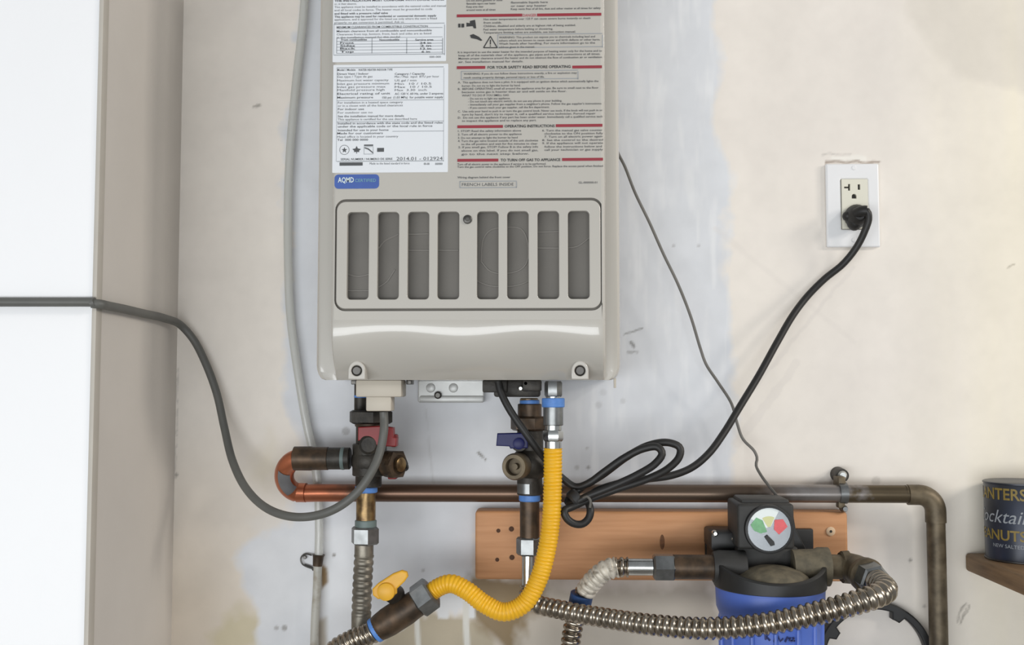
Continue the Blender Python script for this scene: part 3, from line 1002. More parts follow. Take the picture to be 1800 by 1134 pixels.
st1 = sticker(584.5, -110, 785, 109.5, 'data_label', 'white printed data label, upper of the two')
st2 = sticker(584, 112, 788, 304, 'data_label', 'white printed rating label, lower of the two')
p = Print()
T1 = [('THE INSTALLATION MUST CONFORM WITH LOCAL CODES', 588, 781, 1.5, .03), ('or, in their absence,', 588, 627, 7, 0), ('This appliance must be installed in accordance with the national codes and manual', 588, 784, 12.5, 0),
      ('and all local codes in force. The heater must be grounded to code', 588, 760, 18, 0), ('and fitted with a pressure relief valve', 588, 682, 24, 0.02), ('This appliance may be used for residential or commercial domestic supply', 588, 767, 29.5, 0.02),
      ('applications, and is approved for the listed use only where the vent is fitted', 588, 768, 34.5, 0), ('properly; no gas conversion is permitted. Ask us.', 588, 711, 40, 0),
      ('MINIMUM CLEARANCES FROM COMBUSTIBLE CONSTRUCTION', 592, 752, 48, 0.01), ('Maintain clearance from all combustible and noncombustible', 592, 759, 55, 0.01), ('Clearances from top, bottom, front, back and sides are as listed', 592, 758, 60.5, 0),
      ('in the installation manual for this model', 592, 703, 66, 0), ('From combustibles', 600, 645, 70, .02), ('Noncombustible', 667, 702, 70, .02), ('Service area', 730, 762, 70, .02),
      ('Front', 598, 622, 75.5, .02), ('Sides', 598, 624, 80.5, .02), ('Back', 598, 625, 85.5, .02), ('Top', 598, 622, 91, .02), ('24 in', 738, 758, 75.5, .02), ('2 in', 739, 758, 80.5, .02), ('12 in', 739, 758, 85.5, .02), ('6 in', 741, 756, 91, .02),
      ('000-000', 755, 775, 100, 0)]
for s, x0, x1, y, bo in T1:
    p.t(s, x0, x1, y, 3.6, d=LB, bold=bo, eps=0.0003)
p.build('label_text', 'ink', st1, flat=True)
p = Print()
p.frame(587, 43, 781.5, 97, 1.2, LB, .0003).bar(592, 778, 50.5, 1, LB, .0003)
for y in (67, 73, 78, 83, 88.5, 94):
    p.bar(592, 778, y, .9, LB, .0003)
for x in (592, 654, 715, 778):
    p.vbar(x, 67, 94, 1.3, LB, .0003)
p.build('label_rule', 'ink_light', st1, flat=True)
p = Print()
T2 = [('Model / Modele', 593, 625, 123, .01), ('WATER HEATER INDOOR TYPE', 630, 690, 123, 0.01), ('Direct Vent / Indoor', 593, 648, 130, .01), ('Category / Capacity', 694, 747, 130, .01),
      ('Gas type / Type de gaz', 593, 655, 135, 0), ('Min / Max  input  BTU per hour', 694, 772, 135, 0), ('Maximum hot water capacity', 593, 683, 141.5, 0), ('US gal / min', 694, 732, 141.5, 0),
      ('Inlet gas pressure minimum', 593, 684, 147.5, 0), ('Min  10 / 10.5', 694, 758, 147.5, 0), ('Inlet gas pressure max', 593, 678, 153, 0), ('Max  10 / 10.5', 694, 759, 153, 0),
      ('Manifold pressure high', 593, 676, 158.5, 0), ('Max  3.30  inch', 694, 750, 158.5, 0), ('Electrical rating of unit', 593, 686, 165, .01), ('AC 120 V, 60 Hz, under 2 amperes', 694, 779, 165, .01),
      ('Maximum pressure', 593, 656, 171.5, .01), ('150 psi  (1.03 MPa)  for potable water supply', 672, 779, 171.5, .01),
      ('For installation in a heated space category', 594, 708, 180.5, 0), ('or in a closet with all the listed clearances', 594, 708, 186, 0), ('For indoor use', 594, 640, 192, .01), ('For outdoor use no', 594, 655, 198, 0),
      ('See the installation manual for more details', 594, 710, 204.5, .01), ('This appliance is certified for the use described here', 594, 733, 210, 0), ('Installed in accordance with the state code and the listed rules', 594, 778, 217, .01),
      ('under the applicable code or the local rule in force', 594, 760, 222.5, .01), ('Intended for use in your home', 594, 683, 229, .01), ('Made for our customers', 593, 673, 234.5, .01), ('Head office is located in your country', 593, 700, 240.5, 0), ('Tel  000 000 0000', 593, 647, 246, .01),
      ('SERIAL NUMBER / NUMERO DE SERIE', 599, 690, 280, 0.01), ('Made to the listed standard in force', 650, 720, 287.5, 0), ('00-00', 745, 755, 288, .01), ('00000', 765, 778, 288, .01)]
for s, x0, x1, y, bo in T2:
    p.t(s, x0, x1, y, 3.7, d=LB, bold=bo, eps=0.0003)
p.t('2014.01 - 012924', 697, 778, 279, 6, d=LB, eps=0.0003)
# row of certification marks: star in a ring, leaf, square with a sweep, small block
star = []
for k in range(10):
    r_ = 5.2 if k % 2 == 0 else 2.2
    th = R(-90 + 36 * k)
    star.append((605.5 + r_ * math.cos(th), 264 + r_ * math.sin(th)))
for k in range(10):
    q = (k + 1) % 10
    p.poly([(605.5, 264), star[k], star[q]], LB, .0003)
for k in range(24):
    t0, t1 = R(15 * k), R(15 * k + 15)
    p.poly([(605.5 + 8.6 * math.cos(t0), 263.5 + 8.6 * math.sin(t0)), (605.5 + 8.6 * math.cos(t1), 263.5 + 8.6 * math.sin(t1)),
            (605.5 + 7.9 * math.cos(t1), 263.5 + 7.9 * math.sin(t1)), (605.5 + 7.9 * math.cos(t0), 263.5 + 7.9 * math.sin(t0))], LB, .0003)
p.poly([(627, 256.5), (629, 261), (634.5, 262), (631, 265.5), (632, 267.5), (627.6, 267), (627.6, 270), (626.4, 270), (626.4, 267), (622, 267.5), (623, 265.5), (619.5, 262), (625, 261)], LB, .0003)
p.bar(640, 656, 255.5, 2.6, LB, .0003).poly([(641, 259), (648, 261), (656, 268), (656, 270), (647, 263), (641, 261)], LB, .0003)
p.bar(663, 675, 263.5, 7, LB, .0003)
p.bar(597, 637.5, 288.5, 6, LB, .0003)
p.build('label_text', 'ink', st2, flat=True)
p = Print()
p.frame(592, 119.5, 780, 284, 1.2, LB, .0003)
for y in (177, 214.5):
    p.bar(592, 780, y, .9, LB, .0003)
p.bar(690, 780, 231, .9, LB, .0003).frame(640, 258, 656, 271, .8, LB, .0003)
p.build('label_rule', 'ink_light', st2, flat=True)
# blue badge
a, b = at(588, 332, FD), at(666.5, 306.5, FD)
bd = G().plate(rrect(a.x, a.z, b.x, b.z, pxs(7, FD), 6), [], FD, FD + 0.0006, 0).build('blue_badge', 'badge', heater, flat=True, label='small rounded blue certification badge')
Print().t('AQMD', 594, 622, 316.3, 9, d=FD + 0.0006, bold=0.02, eps=.0003).build('badge_letters', 'badge_white', bd, flat=True)
Print().t('CERTIFIED', 624, 661, 317.2, 5.6, d=FD + 0.0006, bold=0.0, eps=.0003).build('badge_letters', 'badge_green', bd, flat=True)

# ================================================================== PIPES AND VALVES
# ---- copper water pipe with its elbows, union and grey sticker
PD = 0.034
pipe = thing('copper_pipe', 'long brown copper water pipe along the wall, bright copper at its left bend', 'pipe', at(1000, 867, PD))
rp_ = pxs(15.5, PD)
P0 = pp((566, 808, .085), (545, 807, .085))
ub = []
A, B = at(530, 806, .085), at(530, 867, .040)
mid = (A + B) / 2
half = (A - B) / 2
for k in range(0, 13):
    th = math.pi * k / 12
    ub.append(mid + half * math.cos(th) + Vector((-1, 0, 0)) * math.sin(th) * pxs(31, .07))
run = pp((560, 866.5, .040), (640, 866.5, .036), (900, 867, PD), (1300, 867.5, PD), (1590, 868.5, PD))
G().tube(P0 + ub + run, rp_, 24, 0.004).build('tube', 'copper', pipe)
E = at(1640, 870, PD)
ez = E.z
ex = at(1647, 1000, PD).x
rb = pxs(28, PD)
elb = [Vector((ex - rb + rb * math.sin(R(t)), -PD, ez - rb + rb * math.cos(R(t)))) for t in range(0, 91, 9)]
G().tube([at(1590, 868.5, PD)] + elb[:1], rp_, 24, smooth=False).build('tube', 'copper', pipe)
re_ = pxs(17.5, PD)
g = G().tube([elb[0] + Vector((-0.014, 0, 0))] + elb + [elb[-1] + Vector((0, 0, -0.014))], re_, 24, smooth=False)
g.build('elbow', 'bronze', pipe)
G().cyl(elb[-1], Vector((ex, -PD, 0.01)), rp_).build('tube', 'bronze', pipe, label='greenish brown vertical length')
g = G().tube(ub[1:12], pxs(17, .07), 24, 0.003)
g.lathe(ub[11], ub[11] + Vector((0.012, -0.001, 0)), [(0, pxs(17, .05)), (1, pxs(17, .05))], 24)
g.build('elbow', 'copper', pipe, label='bright copper return bend')
un = [at(505, 806, .085), at(607, 806, .085)]
g = G().lathe(un[0] + Vector((0.008, 0, 0)), at(578, 806, .085), [(0, .0125), (.02, .0150), (.5, .0152), (.55, .0145), (.98, .0145), (1, .013)], 32)
g.build('union', 'brass_old', pipe)
G().lathe(at(576, 806, .085), at(616, 806, .085), [(0, .0125), (.04, .0138), (.96, .0138), (1, .0125)], 28).build('union_nut', 'iron', pipe)
G().lathe(at(600, 806, .085), at(606, 806, .085), [(0, .0140), (.5, .0144), (1, .0140)], 28).build('sealant_ring', 'teal_tape', pipe)
# grey sticker wrapped on the bend
g = G()
vs, fs = [], []
stp = [ub[k] for k in (4, 5, 6, 7, 8, 9)]
for k, c in enumerate(stp):
    tdir = (ub[5 + k] - ub[3 + k]).normalized()
    outw = Vector((0.30, -1, 0)).normalized()
    outw = (outw - tdir * outw.dot(tdir)).normalized()
    side = tdir.cross(outw)
    for q in (-38, -19, 0, 19, 38):
        vs.append(c + (outw * math.cos(R(q)) + side * math.sin(R(q))) * (pxs(17, .07) + 0.0006))
for i in range(5):
    for k in range(4):
        fs.append((i * 5 + k, i * 5 + k + 1, i * 5 + k + 6, i * 5 + k + 5))
g.add(vs, fs)
g.build('sticker', 'sticker', pipe, label='grey sticker on the copper bend')

# ---- hot outlet valve with red handle
HD = 0.085
hx = 650
hv = thing('shutoff_valve', 'dark brass shutoff valve with red handle, left below the heater', 'valve', at(hx, 860, HD))


def vc(x, y0, y1, d, rpx, n=32, bev=.001, r2=None):
    return G().cyl(at(x, y0, d), Vector((at(x, y0, d).x, -d, at(x, y1, d).z)), pxs(rpx, d), n, bev, None if r2 is None else pxs(r2, d))


g = vc(634, 672, 724, 0.07, 11).build('stub', 'iron', hv)
vc(634, 694, 700, 0.07, 11.6).build('tape', 'blue_tape', hv)
p0, p1 = at(652, 721, HD), at(652, 745, HD)
G().hexnut(p0, Vector((p0.x, p0.y, p1.z)), pxs(41, HD), spin=0.26).build('union_nut', 'iron', hv)
g = vc(652, 744, 782, HD - .01, 26)
g.add(*(lambda q: (q.v, q.f))(vc(650, 780, 836, HD, 30)))
g.sphere(at(650, 810, HD), pxs(33, HD), 1, 1, .95)
g.add(*(lambda q: (q.v, q.f))(vc(648, 832, 856, HD, 23)))
g.build('body', 'iron', hv)
vc(652, 738, 750, HD, 28).build('collar', 'brass_old', hv)
# red handle: plate with a skirt and notch, on a hub in front
hd_ = HD + 0.033
a, b = at(628, 783, hd_), at(691, 750, hd_)
zz = lambda y: at(650, y, hd_).z
xx = lambda x: at(x, 770, hd_).x
ol = [(xx(629), zz(775)), (xx(629), zz(751)), (xx(666), zz(749)), (xx(690), zz(752)), (xx(691), zz(768)), (xx(697), zz(770)), (xx(696), zz(785)), (xx(680), zz(785)), (xx(672), zz(783)), (xx(661), zz(783)), (xx(655), zz(774))]
G().plate(ol[::-1], [], HD + .014, hd_, 0.0012).build('handle', 'red_plastic', hv)
G().lathe(at(648, 782, HD + .01), at(648, 782, hd_ + .002), [(0, .012), (.9, .012), (1, .009)], 24).build('handle_hub', 'iron', hv)
# side drain port with cap and lanyard
c0 = at(672, 815, HD + .004)
c1 = c0 + Vector((.024, -.016, 0))
G().lathe(c0, c1, [(0, .013), (.3, .013), (.32, .0165), (.85, .0165), (1, .012)], 28).hexnut(c1 - (c1 - c0) * .4, c1, .0185).build('drain_cap', 'brass_old', hv)
G().lathe(c1 - (c1 - c0) * 0.05, c1 + (c1 - c0).normalized() * .004, [(0, .009), (.8, .009), (1, .006)], 20).build('cap_stud', 'brass', hv)
G().pbox(681, 828, 697, 843, HD - .005, HD + .012, .002).build('lever_tip', 'red_plastic', hv)
G().pbox(686, 764, 697, 786, HD + .004, HD + .022, .002).build('lever_tip', 'red_plastic', hv)
G().tube(pp((702, 798, HD + .01), (708, 803, HD + .012), (715, 816, HD + .012), (716, 824, HD + .01), (711, 827, HD + .01), (706, 820, HD + .01), (703, 808, HD + .01)), .0016, 8, .002).build('lanyard', 'black_rubber', hv)
vc(644, 853, 866, HD, 19.5).build('tape', 'blue_tape', hv)
vc(643.5, 864, 918, HD, 17).build('nipple', 'brass', hv)
vc(643, 914, 927, HD, 19).build('sealant_ring', 'teal_tape', hv)

# hose down from the hot valve
h1 = thing('flex_hose', 'dusty corrugated steel hose hanging straight down from the red-handled valve', 'hose', at(636, 1160, HD))
p0, p1 = at(642, 926, HD), at(642, 957, HD)
G().hexnut(p0, Vector((p0.x, p0.y, p1.z)), pxs(25, HD), spin=0.16).build('nut', 'zinc', h1)
vc(640, 956, 980, HD, 16.5).build('sleeve', 'stainless_dirty', h1)
G().tube(pp((640, 976, HD), (637, 1030, HD), (635, 1084, HD)), .0118, 24, .0008, rfun=corr(.0124, .0090, .0014)).build('corrugated_tube', 'stainless_dirty', h1)
vc(635, 1080, 1180, HD, 17).build('sleeve', 'stainless_dirty', h1)
hb = at(635, 1178, HD)
G().tube([hb, hb + Vector((0, 0, -.12)), hb + Vector((.01, .02, -.30)), hb + Vector((.03, .05, -.55)), Vector((hb.x + .03, -.03, .02))], .0118, 20, .0016, rfun=corr(.0124, .0090, .0014)).build('corrugated_tube', 'stainless_dirty', h1)

# ---- gas shutoff valve, yellow lever
GD = 0.128
gv = thing('gas_valve', 'dark inline gas valve with yellow lever, lying diagonally at the bottom', 'valve', at(700, 1085, GD))
a_, b_ = at(660, 1108, GD), at(736, 1058, GD)
L = b_ - a_
G().lathe(a_, b_, [(0, .013), (.03, .0150), (.12, .0162), (.3, .0176), (.7, .0178), (.85, .0168), (.97, .0165), (1, .014)], 32).build('body', 'brass_old', gv)
n0, n1 = at(733, 1060, GD), at(760, 1040, GD)
G().hexnut(n0, n1, pxs(30, GD), spin=.2).build('nut', 'zinc', gv)
t0 = at(663, 1108, GD)
G().lathe(a_ - L * .03, a_ + L * .05, [(0, .0152), (.5, .0156), (1, .0152)], 24).build('tape', 'blue_tape', gv)
# lever plate, boss and stem
ld = GD + .032
lz = lambda x, y: (at(x, y, ld).x, at(x, y, ld).z)
ol = [lz(655, 1047), (lz(654, 1036)), lz(664, 1026), lz(690, 1009), lz(706, 1003), lz(715, 1006), lz(717, 1014), lz(711, 1023), lz(697, 1036), lz(697, 1044), lz(686, 1052), lz(664, 1054)]
G().plate(ol[::-1], [], GD + .024, ld, .002).build('lever', 'yellow_lever', gv)
c = at(679, 1040, ld)
G().lathe(c, c + Vector((0, -.006, 0)), [(0, pxs(16, ld)), (.7, pxs(15, ld)), (1, pxs(11, ld))], 28).build('lever_boss', 'yellow_lever', gv)
G().lathe(Vector((c.x + .006, -GD, c.z - .010)), Vector((c.x, -GD - .028, c.z)), [(0, .012), (1, .010)], 20).build('stem', 'iron', gv)

gf = thing('gas_supply_hose', 'silver corrugated hose leading into the gas valve from the bottom left', 'hose', at(600, 1140, GD))
G().tube(pp((662, 1107, GD), (650, 1114, GD), (620, 1126, GD), (592, 1142, GD), (570, 1170, GD), (556, 1220, GD)) + [at(550, 1300, GD) + Vector((0, .03, 0)), Vector((at(550, 1300, GD).x, -.05, .5)), Vector((at(550, 1300, GD).x, -.03, .02))], .012, 24, .0008, rfun=corr(.0135, .0062, .0018)).build('corrugated_tube', 'stainless', gf)

# ---- yellow gas hose
YD = 0.150
yh = thing('gas_hose', 'yellow coated gas hose curving from under the heater to the gas valve', 'hose', at(900, 1080, YD))
ypts = pp((972, 788, YD), (971.5, 850, YD), (969, 910, YD), (962, 962, YD), (946, 1020, YD), (920, 1062, YD), (886, 1076, YD), (852, 1062, .145), (820, 1038, .14), (793, 1026, .135), (770, 1033, .13), (755, 1044, GD))
G().tube(ypts, .0108, 24, .0008, rfun=corr(.0112, .0042, .0010)).build('hose_tube', 'yellow_hose', yh, ang=60)
gx = 972.5


def vcd(x, y0, y1, r, name, m, parent, n=32, d=YD, hexn=False, spin=0.26):
    a = at(x, y0, d)
    b = Vector((a.x, -d, at(x, y1, d).z))
    if hexn:
        return G().hexnut(a, b, pxs(r, d), spin).build(name, m, parent)
    return G().cyl(a, b, pxs(r, d), n).build(name, m, parent)


vcd(gx, 756, 776, 17.5, 'nut', 'chrome', yh, hexn=True, spin=0.0)
vcd(gx, 775, 792, 14.5, 'collar', 'chrome', yh)
gp = thing('gas_inlet_fitting', 'plated steel gas fitting with blue tape, right end under the heater', 'fitting', at(gx, 755, YD))
vcd(gx, 670, 698, 15.5, 'nut', 'zinc', gp, hexn=True, spin=0.1)
vcd(gx, 696, 703, 13, 'nipple', 'chrome', gp)
vcd(gx, 700, 716, 20, 'tape', 'blue_tape', gp)
vcd(gx, 714, 748, 17.5, 'union', 'zinc', gp)
vcd(gx, 745, 757, 15, 'nipple', 'chrome', gp)

# ---- cold inlet valve with blue handle
KD = 0.100
kx = 931
kv = thing('shutoff_valve', 'dark brass shutoff valve with blue handle, behind the yellow hose', 'valve', at(kx, 870, KD))
g = vc(930, 700, 712, KD, 16).build('stub', 'brass', kv)
vc(931, 703, 712, KD, 17.5).build('tape', 'blue_tape', kv)
vc(931, 710, 735, KD, 21).build('union', 'brass_old', kv)
p0, p1 = at(930, 732, KD), at(930, 757, KD)
G().hexnut(p0, Vector((p0.x, p0.y, p1.z)), pxs(33, KD), spin=.2).build('union_nut', 'brass_old', kv)
g = vc(932, 756, 800, KD, 23)
g.sphere(at(932, 815, KD), pxs(33, KD), 1, 1, 1)
g.add(*(lambda q: (q.v, q.f))(vc(931, 835, 870, KD, 22)))
g.build('body', 'iron', kv)
hd_ = KD + .032
a, b = at(872, 785, hd_), at(928, 762, hd_)
g = G().plate([(xx_, zz_) for xx_, zz_ in (lambda f_: [f_(872, 784), f_(874, 762), f_(918, 761), f_(928, 765), f_(928, 788), f_(897, 789), f_(895, 785)])(lambda x, y: (at(x, y, hd_).x, at(x, y, hd_).z))][::-1], [], KD + .022, hd_, .0015)
g.build('handle', 'blue_plastic', kv)
c = at(912, 780, hd_)
G().lathe(c, c + Vector((0, -.004, 0)), [(0, .007), (.7, .007), (1, .005)], 20).build('handle_screw', 'blue_plastic', kv)
G().lathe(Vector((c.x, -KD, c.z)), Vector((c.x, -hd_ + .008, c.z)), [(0, .010), (1, .010)], 20).build('handle_hub', 'iron', kv)
# drain port ring facing the viewer
c0 = at(921, 817, KD + .008)
c1 = at(903, 821, KD + .044)
ax = c1 - c0
G().lathe(c0, c1, [(0, .0135), (.45, .0135), (.5, .0158), (.9, .0162), (1, .0145), (1.0, .0105), (.72, .0100), (.72, .004), (.9, .0035)], 30).build('drain_port', 'bronze', kv)
vc(931, 848, 868, KD, 22).build('collar', 'zinc', kv)
vc(931, 866, 881, KD, 18.8).build('tape', 'blue_tape', kv)
vc(931, 879, 946, KD, 17).build('nipple', 'brass_old', kv)

# ---- long corrugated hose from filter outlet to the cold valve
lh = thing('flex_hose', 'long corrugated steel hose sweeping in front of the blue filter', 'hose', at(1250, 1110, .2))
p0, p1 = at(929, 944, KD), at(929, 976, KD)
G().hexnut(p0, Vector((p0.x, p0.y, p1.z)), pxs(21.5, KD), spin=.1).build('nut', 'zinc', lh)
vc(929, 974, 1032, KD, 11.5).build('sleeve', 'chrome', lh)
HE3, HE4 = at(1516, 1007, .156), at(1527, 1014, .172)
HAX = (HE4 - HE3).normalized()
HEND = HE4 + HAX * .0208
lp = pp((929, 1030, KD), (929, 1044, .102), (940, 1060, .112), (985, 1072, .132), (1060, 1086, .160), (1150, 1099, .192), (1250, 1105, .216), (1350, 1096, .228), (1440, 1077, .236), (1500, 1061, .239), (1536, 1049, .235), (1556, 1038, .222)) + [HEND + HAX * .008, HEND + HAX * .0015, HEND]
G().tube(lp, .012, 26, .0008, rfun=corr(.0112, .0083, .0026, taper=.0138)).build('corrugated_tube', 'stainless', lh)

# ---- water filter
WD = 0.128
fx_ = 1353
flt = thing('water_filter', 'blue whole-house water filter with black head and round dial, mounted on the wooden board', 'water filter', at(fx_, 1160, WD))
c = at(fx_, 1026, WD)
zt = at(fx_, 996, WD).z
zb_ = at(fx_, 1031, WD).z
cxw = c.x
rr_ = pxs(95, WD)
top = Vector((cxw, -WD, zt))
bot = Vector((cxw, -WD, zb_))
H = zt - zb_
g = G().lathe(top, bot, [(.80, .010), (.80, rr_ * .86), (.30, rr_ * .88), (.03, rr_ * .92), (0, rr_ * .94), (0, rr_ * .985), (.05, rr_), (.95, rr_), (1, rr_ * .985), (1, .01)], 56, caps=False)
# the collar's rim dips towards the front
nv = []
for x, y, z in g.v:
    fr = max(0.0, (-y - WD) / rr_)
    k = max(0.0, (z - zb_) / H)
    nv.append((x, y, z + (0.0085 * (1 - fr) - 0.0105 * fr ** 1.5) * k))
g.v = nv
g.build('head_ring', 'black_plastic', flt)
dc = WD + .018
za = at(fx_, 994, dc).z
G().lathe(Vector((cxw, -dc, zb_ + .004)), Vector((cxw, -dc, za)), [(0, .045), (.2, .0445), (.5, .040), (.75, .031), (.92, .019), (1, .001)], 48).build('dome', 'olive', flt)
g = G().pbox(1296, 962, 1404, 1002, .05, .122, .004)
g.build('head', 'black_dusty', flt)
# dial housing
dd_ = .142
a, b = at(1297, 966, dd_), at(1396, 886, dd_)
g = G().box((a.x, -dd_, a.z), (b.x, -.07, b.z), .004, 3)
a2, b2 = at(1303, 888, dd_ - .01), at(1388, 878, dd_ - .01)
g.box((a2.x, -dd_ + .01, a2.z - .004), (b2.x, -.075, b2.z), .003, 2)
gx_, gz_ = at(1351, 930, dd_).x, at(1351, 930, dd_).z
dial = g.build('dial_housing', 'black_dusty', flt)
cdial = Vector((gx_, -dd_, gz_))
rd = pxs(37.5, dd_)
G().lathe(cdial, cdial + Vector((0, -.006, 0)), [(0, rd * 1.13), (.9, rd * 1.10), (1, rd * 1.04), (1, rd * .99), (.7, rd * .98)], 48, caps=False).build('dial_rim', 'black_plastic', dial)
G().lathe(cdial, cdial + Vector((0, -.0042, 0)), [(0, rd), (1, rd)], 48).build('dial_face', 'gauge_face', dial)


def sector(a0, a1, r0, r1, m, eps, name='dial_sector'):
    n = 14
    vs = []
    for k in range(n + 1):
        t = R(a0 + (a1 - a0) * k / n)
        for r in (r0, r1):
            vs.append((gx_ + r * rd * math.cos(t), -dd_ - .0042 - eps, gz_ + r * rd * math.sin(t)))
    fs = [(2 * k, 2 * k + 1, 2 * k + 3, 2 * k + 2) for k in range(n)]
    G().add(vs, fs).build(name, m, dial, flat=True)


sector(62, 150, .12, .97, 'gauge_white', .0002)
sector(66, 122, .12, .6, 'gauge_yellow', .0004)


def dpoly(pts, m, eps, name='dial_sector'):
    vs = [(at(x, y, dd_).x, -dd_ - .0042 - eps, at(x, y, dd_).z) for x, y in pts]
    G().add(vs, [tuple(range(len(vs)))]).build(name, m, dial, flat=True)


dpoly([(1318, 922), (1328, 909), (1339, 914), (1347, 934), (1336, 937), (1324, 932)], 'gauge_green', .0006)
dpoly([(1359, 930), (1360, 913), (1375, 912), (1383, 925), (1368, 939)], 'gauge_red', .0006)
# pointer
G().plate([(at(x, y, dd_).x, at(x, y, dd_).z) for x, y in ((1342, 943), (1347, 939), (1359, 951), (1360, 957), (1353, 959))], [], dd_ + .0045, dd_ + .0062, 0).build('dial_needle', 'black_plastic', dial)
# side lugs on the bracket
g = G().pbox(1250, 936, 1302, 968, .045, .105, .003).pbox(1252, 962, 1300, 1004, .05, .10, .006)
br_ = g.build('bracket', 'black_plastic', flt)
for x_, y_ in ((1257, 938), (1291, 947)):
    a_ = at(x_, y_, .106)
    G().lathe(a_ + Vector((0, .006, 0)), a_ + Vector((0, -.003, 0)), [(0, .0036), (.8, .0036), (1, .002)], 16).build('screw', 'chrome', br_)
tri = [(at(x, y, .10).x, at(x, y, .10).z) for x, y in ((1394, 900), (1399, 930), (1418, 967), (1394, 972))]
G().plate(tri, [], .038, .10, .0015).build('bracket', 'black_plastic', flt)
G().pbox(1240, 930, 1430, 985, .0385, .046, .002).build('back_plate', 'black_plastic', flt)
# sump
zs0 = zb_
zs1 = at(fx_, 1134, WD).z
rs = pxs(92.5, WD)
g = G().lathe(Vector((cxw, -WD, zs0 + .004)), Vector((cxw, -WD, zs0 - .30)), [(0, rs * .97), (.015, rs), (.09, rs * .985), (.12, rs * .93), (.17, rs * .915), (.9, rs * .84), (.97, rs * .78), (1, rs * .6)], 56)
sump = g.build('sump', 'sump', flt)
for k in range(14):
    th = 2 * math.pi * k / 14 + .12
    dr = Vector((math.cos(th), math.sin(th), 0))
    c0 = Vector((cxw, -WD, zs0 - .034)) + dr * rs * .928
    c1 = Vector((cxw, -WD, zs0 - .27)) + dr * rs * .845
    G().lathe(c0, c1, [(0, .001), (.03, .0028), (.97, .0028), (1, .001)], 8).build('rib', 'sump', sump)
# handwritten note in marker on the sump
g = G()
for st_ in ([(1345, 1114), (1346, 1125)], [(1345, 1114), (1350, 1116), (1347, 1120), (1353, 1126)], [(1360, 1128), (1361, 1119), (1366, 1126), (1367, 1118), (1371, 1127), (1376, 1122)],
            [(1379, 1128), (1384, 1119)], [(1385, 1122), (1390, 1121), (1387, 1126), (1392, 1127)], [(1393, 1121), (1396, 1122), (1393, 1127), (1397, 1127)]):
    vs_ = []
    for x, y in st_:
        q = at(x, y, WD + rs * .9)
        dx = q.x - cxw
        vs_.append(Vector((q.x, -WD - math.sqrt(max((rs * .935) ** 2 - dx * dx, 0)) - .0004, q.z)))
    g.tube(vs_, .0011, 5, .0015, smooth=False)
g.build('marker_note', 'marker', sump, label='dark handwritten marker scribble')
# ports
a_, b_ = at(1262, 997, WD), at(1184, 997, WD)
G().lathe(Vector((at(1310, 997, WD).x, -WD, a_.z)), Vector((at(1253, 997, WD).x, -WD, a_.z)), [(0, pxs(28, WD)), (.8, pxs(29, WD)), (1, pxs(26, WD))], 32).build('inlet_port', 'black_dusty', flt)
G().lathe(Vector((a_.x, -WD, a_.z)), Vector((b_.x, -WD, a_.z)), [(0, pxs(21, WD)), (1, pxs(21, WD))], 32).build('inlet_nipple', 'brass_old', flt)
a_ = at(1392, 996, WD)
G().lathe(a_, a_ + Vector((pxs(62, WD), 0, 0)), [(0, pxs(29, WD)), (.6, pxs(30, WD)), (.72, pxs(33, WD)), (1, pxs(33, WD)), (1.0, pxs(22, WD))], 36).build('outlet_port', 'olive', flt)
a2_ = at(1450, 996, WD)
e1 = at(1486, 997, WD)
e2 = at(1504, 1001, .138)
e3 = at(1516, 1007, .156)
e4 = at(1527, 1014, .172)
G().tube([a2_, a2_ + (e1 - a2_) * .6, e1], pxs(21, WD), 28, .003).build('outlet_nipple', 'bronze', flt)
g = G().tube([at(1478, 997, WD), e1, e2, e3, e4], pxs(25, WD), 28, .003)
g.lathe(at(1480, 997, WD), at(1492, 997, WD), [(0, pxs(27, WD)), (1, pxs(28, WD))], 28)
ax = (e4 - e3).normalized()
g.lathe(e3, e4, [(0, pxs(24, .15)), (.3, pxs(29, .15)), (.8, pxs(30, .15)), (1, pxs(27, .15))], 28)
g.build('outlet_elbow', 'bronze', flt)
e5 = e4 + ax * .02
G().hexnut(e4 - ax * .004, e5, .0185, .2).build('hose_nut', 'zinc', flt)

# ---- inlet hose
ih = thing('flex_hose', 'short white-crusted steel hose with blue band, left of the blue filter', 'hose', at(1000, 1134, WD))
a_ = at(1186, 997, WD)
b_ = at(1148, 997, WD)
G().hexnut(Vector((a_.x, -WD, a_.z)), Vector((b_.x, -WD, a_.z)), pxs(24, WD), spin=.0).build('nut', 'zinc', ih)
c_ = at(1098, 997, WD)
G().cyl(Vector((b_.x, -WD, a_.z)), Vector((c_.x, -WD, a_.z)), pxs(14.5, WD)).build('sleeve', 'chrome', ih)
G().tube(pp((1104, 997, WD), (1082, 997, WD)), .011, 24, .0008, rfun=corr(.0122, .0078, .0025)).build('corrugated_tube', 'stainless', ih)
G().tube(pp((1084, 997, WD), (1066, 1002, WD), (1042, 1022, .122), (1028, 1042, .115)), .011, 24, .0008, rfun=corr(.0128, .0072, .0018)).build('crusted_tube', 'stainless_white', ih, label='tube length crusted with white scale')
G().tube(pp((1028, 1041, .115), (1018, 1064, .110), (1008, 1100, .106), (1001, 1150, .105), (998, 1240, .105)) + [Vector((at(998, 1240, .105).x + .01, -.07, .55)), Vector((at(998, 1240, .105).x + .01, -.03, .02))], .011, 24, .0008, rfun=corr(.0122, .0080, .0026)).build('corrugated_tube', 'stainless', ih)
a_, b_ = at(1023, 1044, .114), at(1019, 1063, .111)
G().lathe(a_, b_, [(0, .0130), (.05, .0139), (.95, .0139), (1, .0130)], 28).build('band', 'blue_dark', ih)

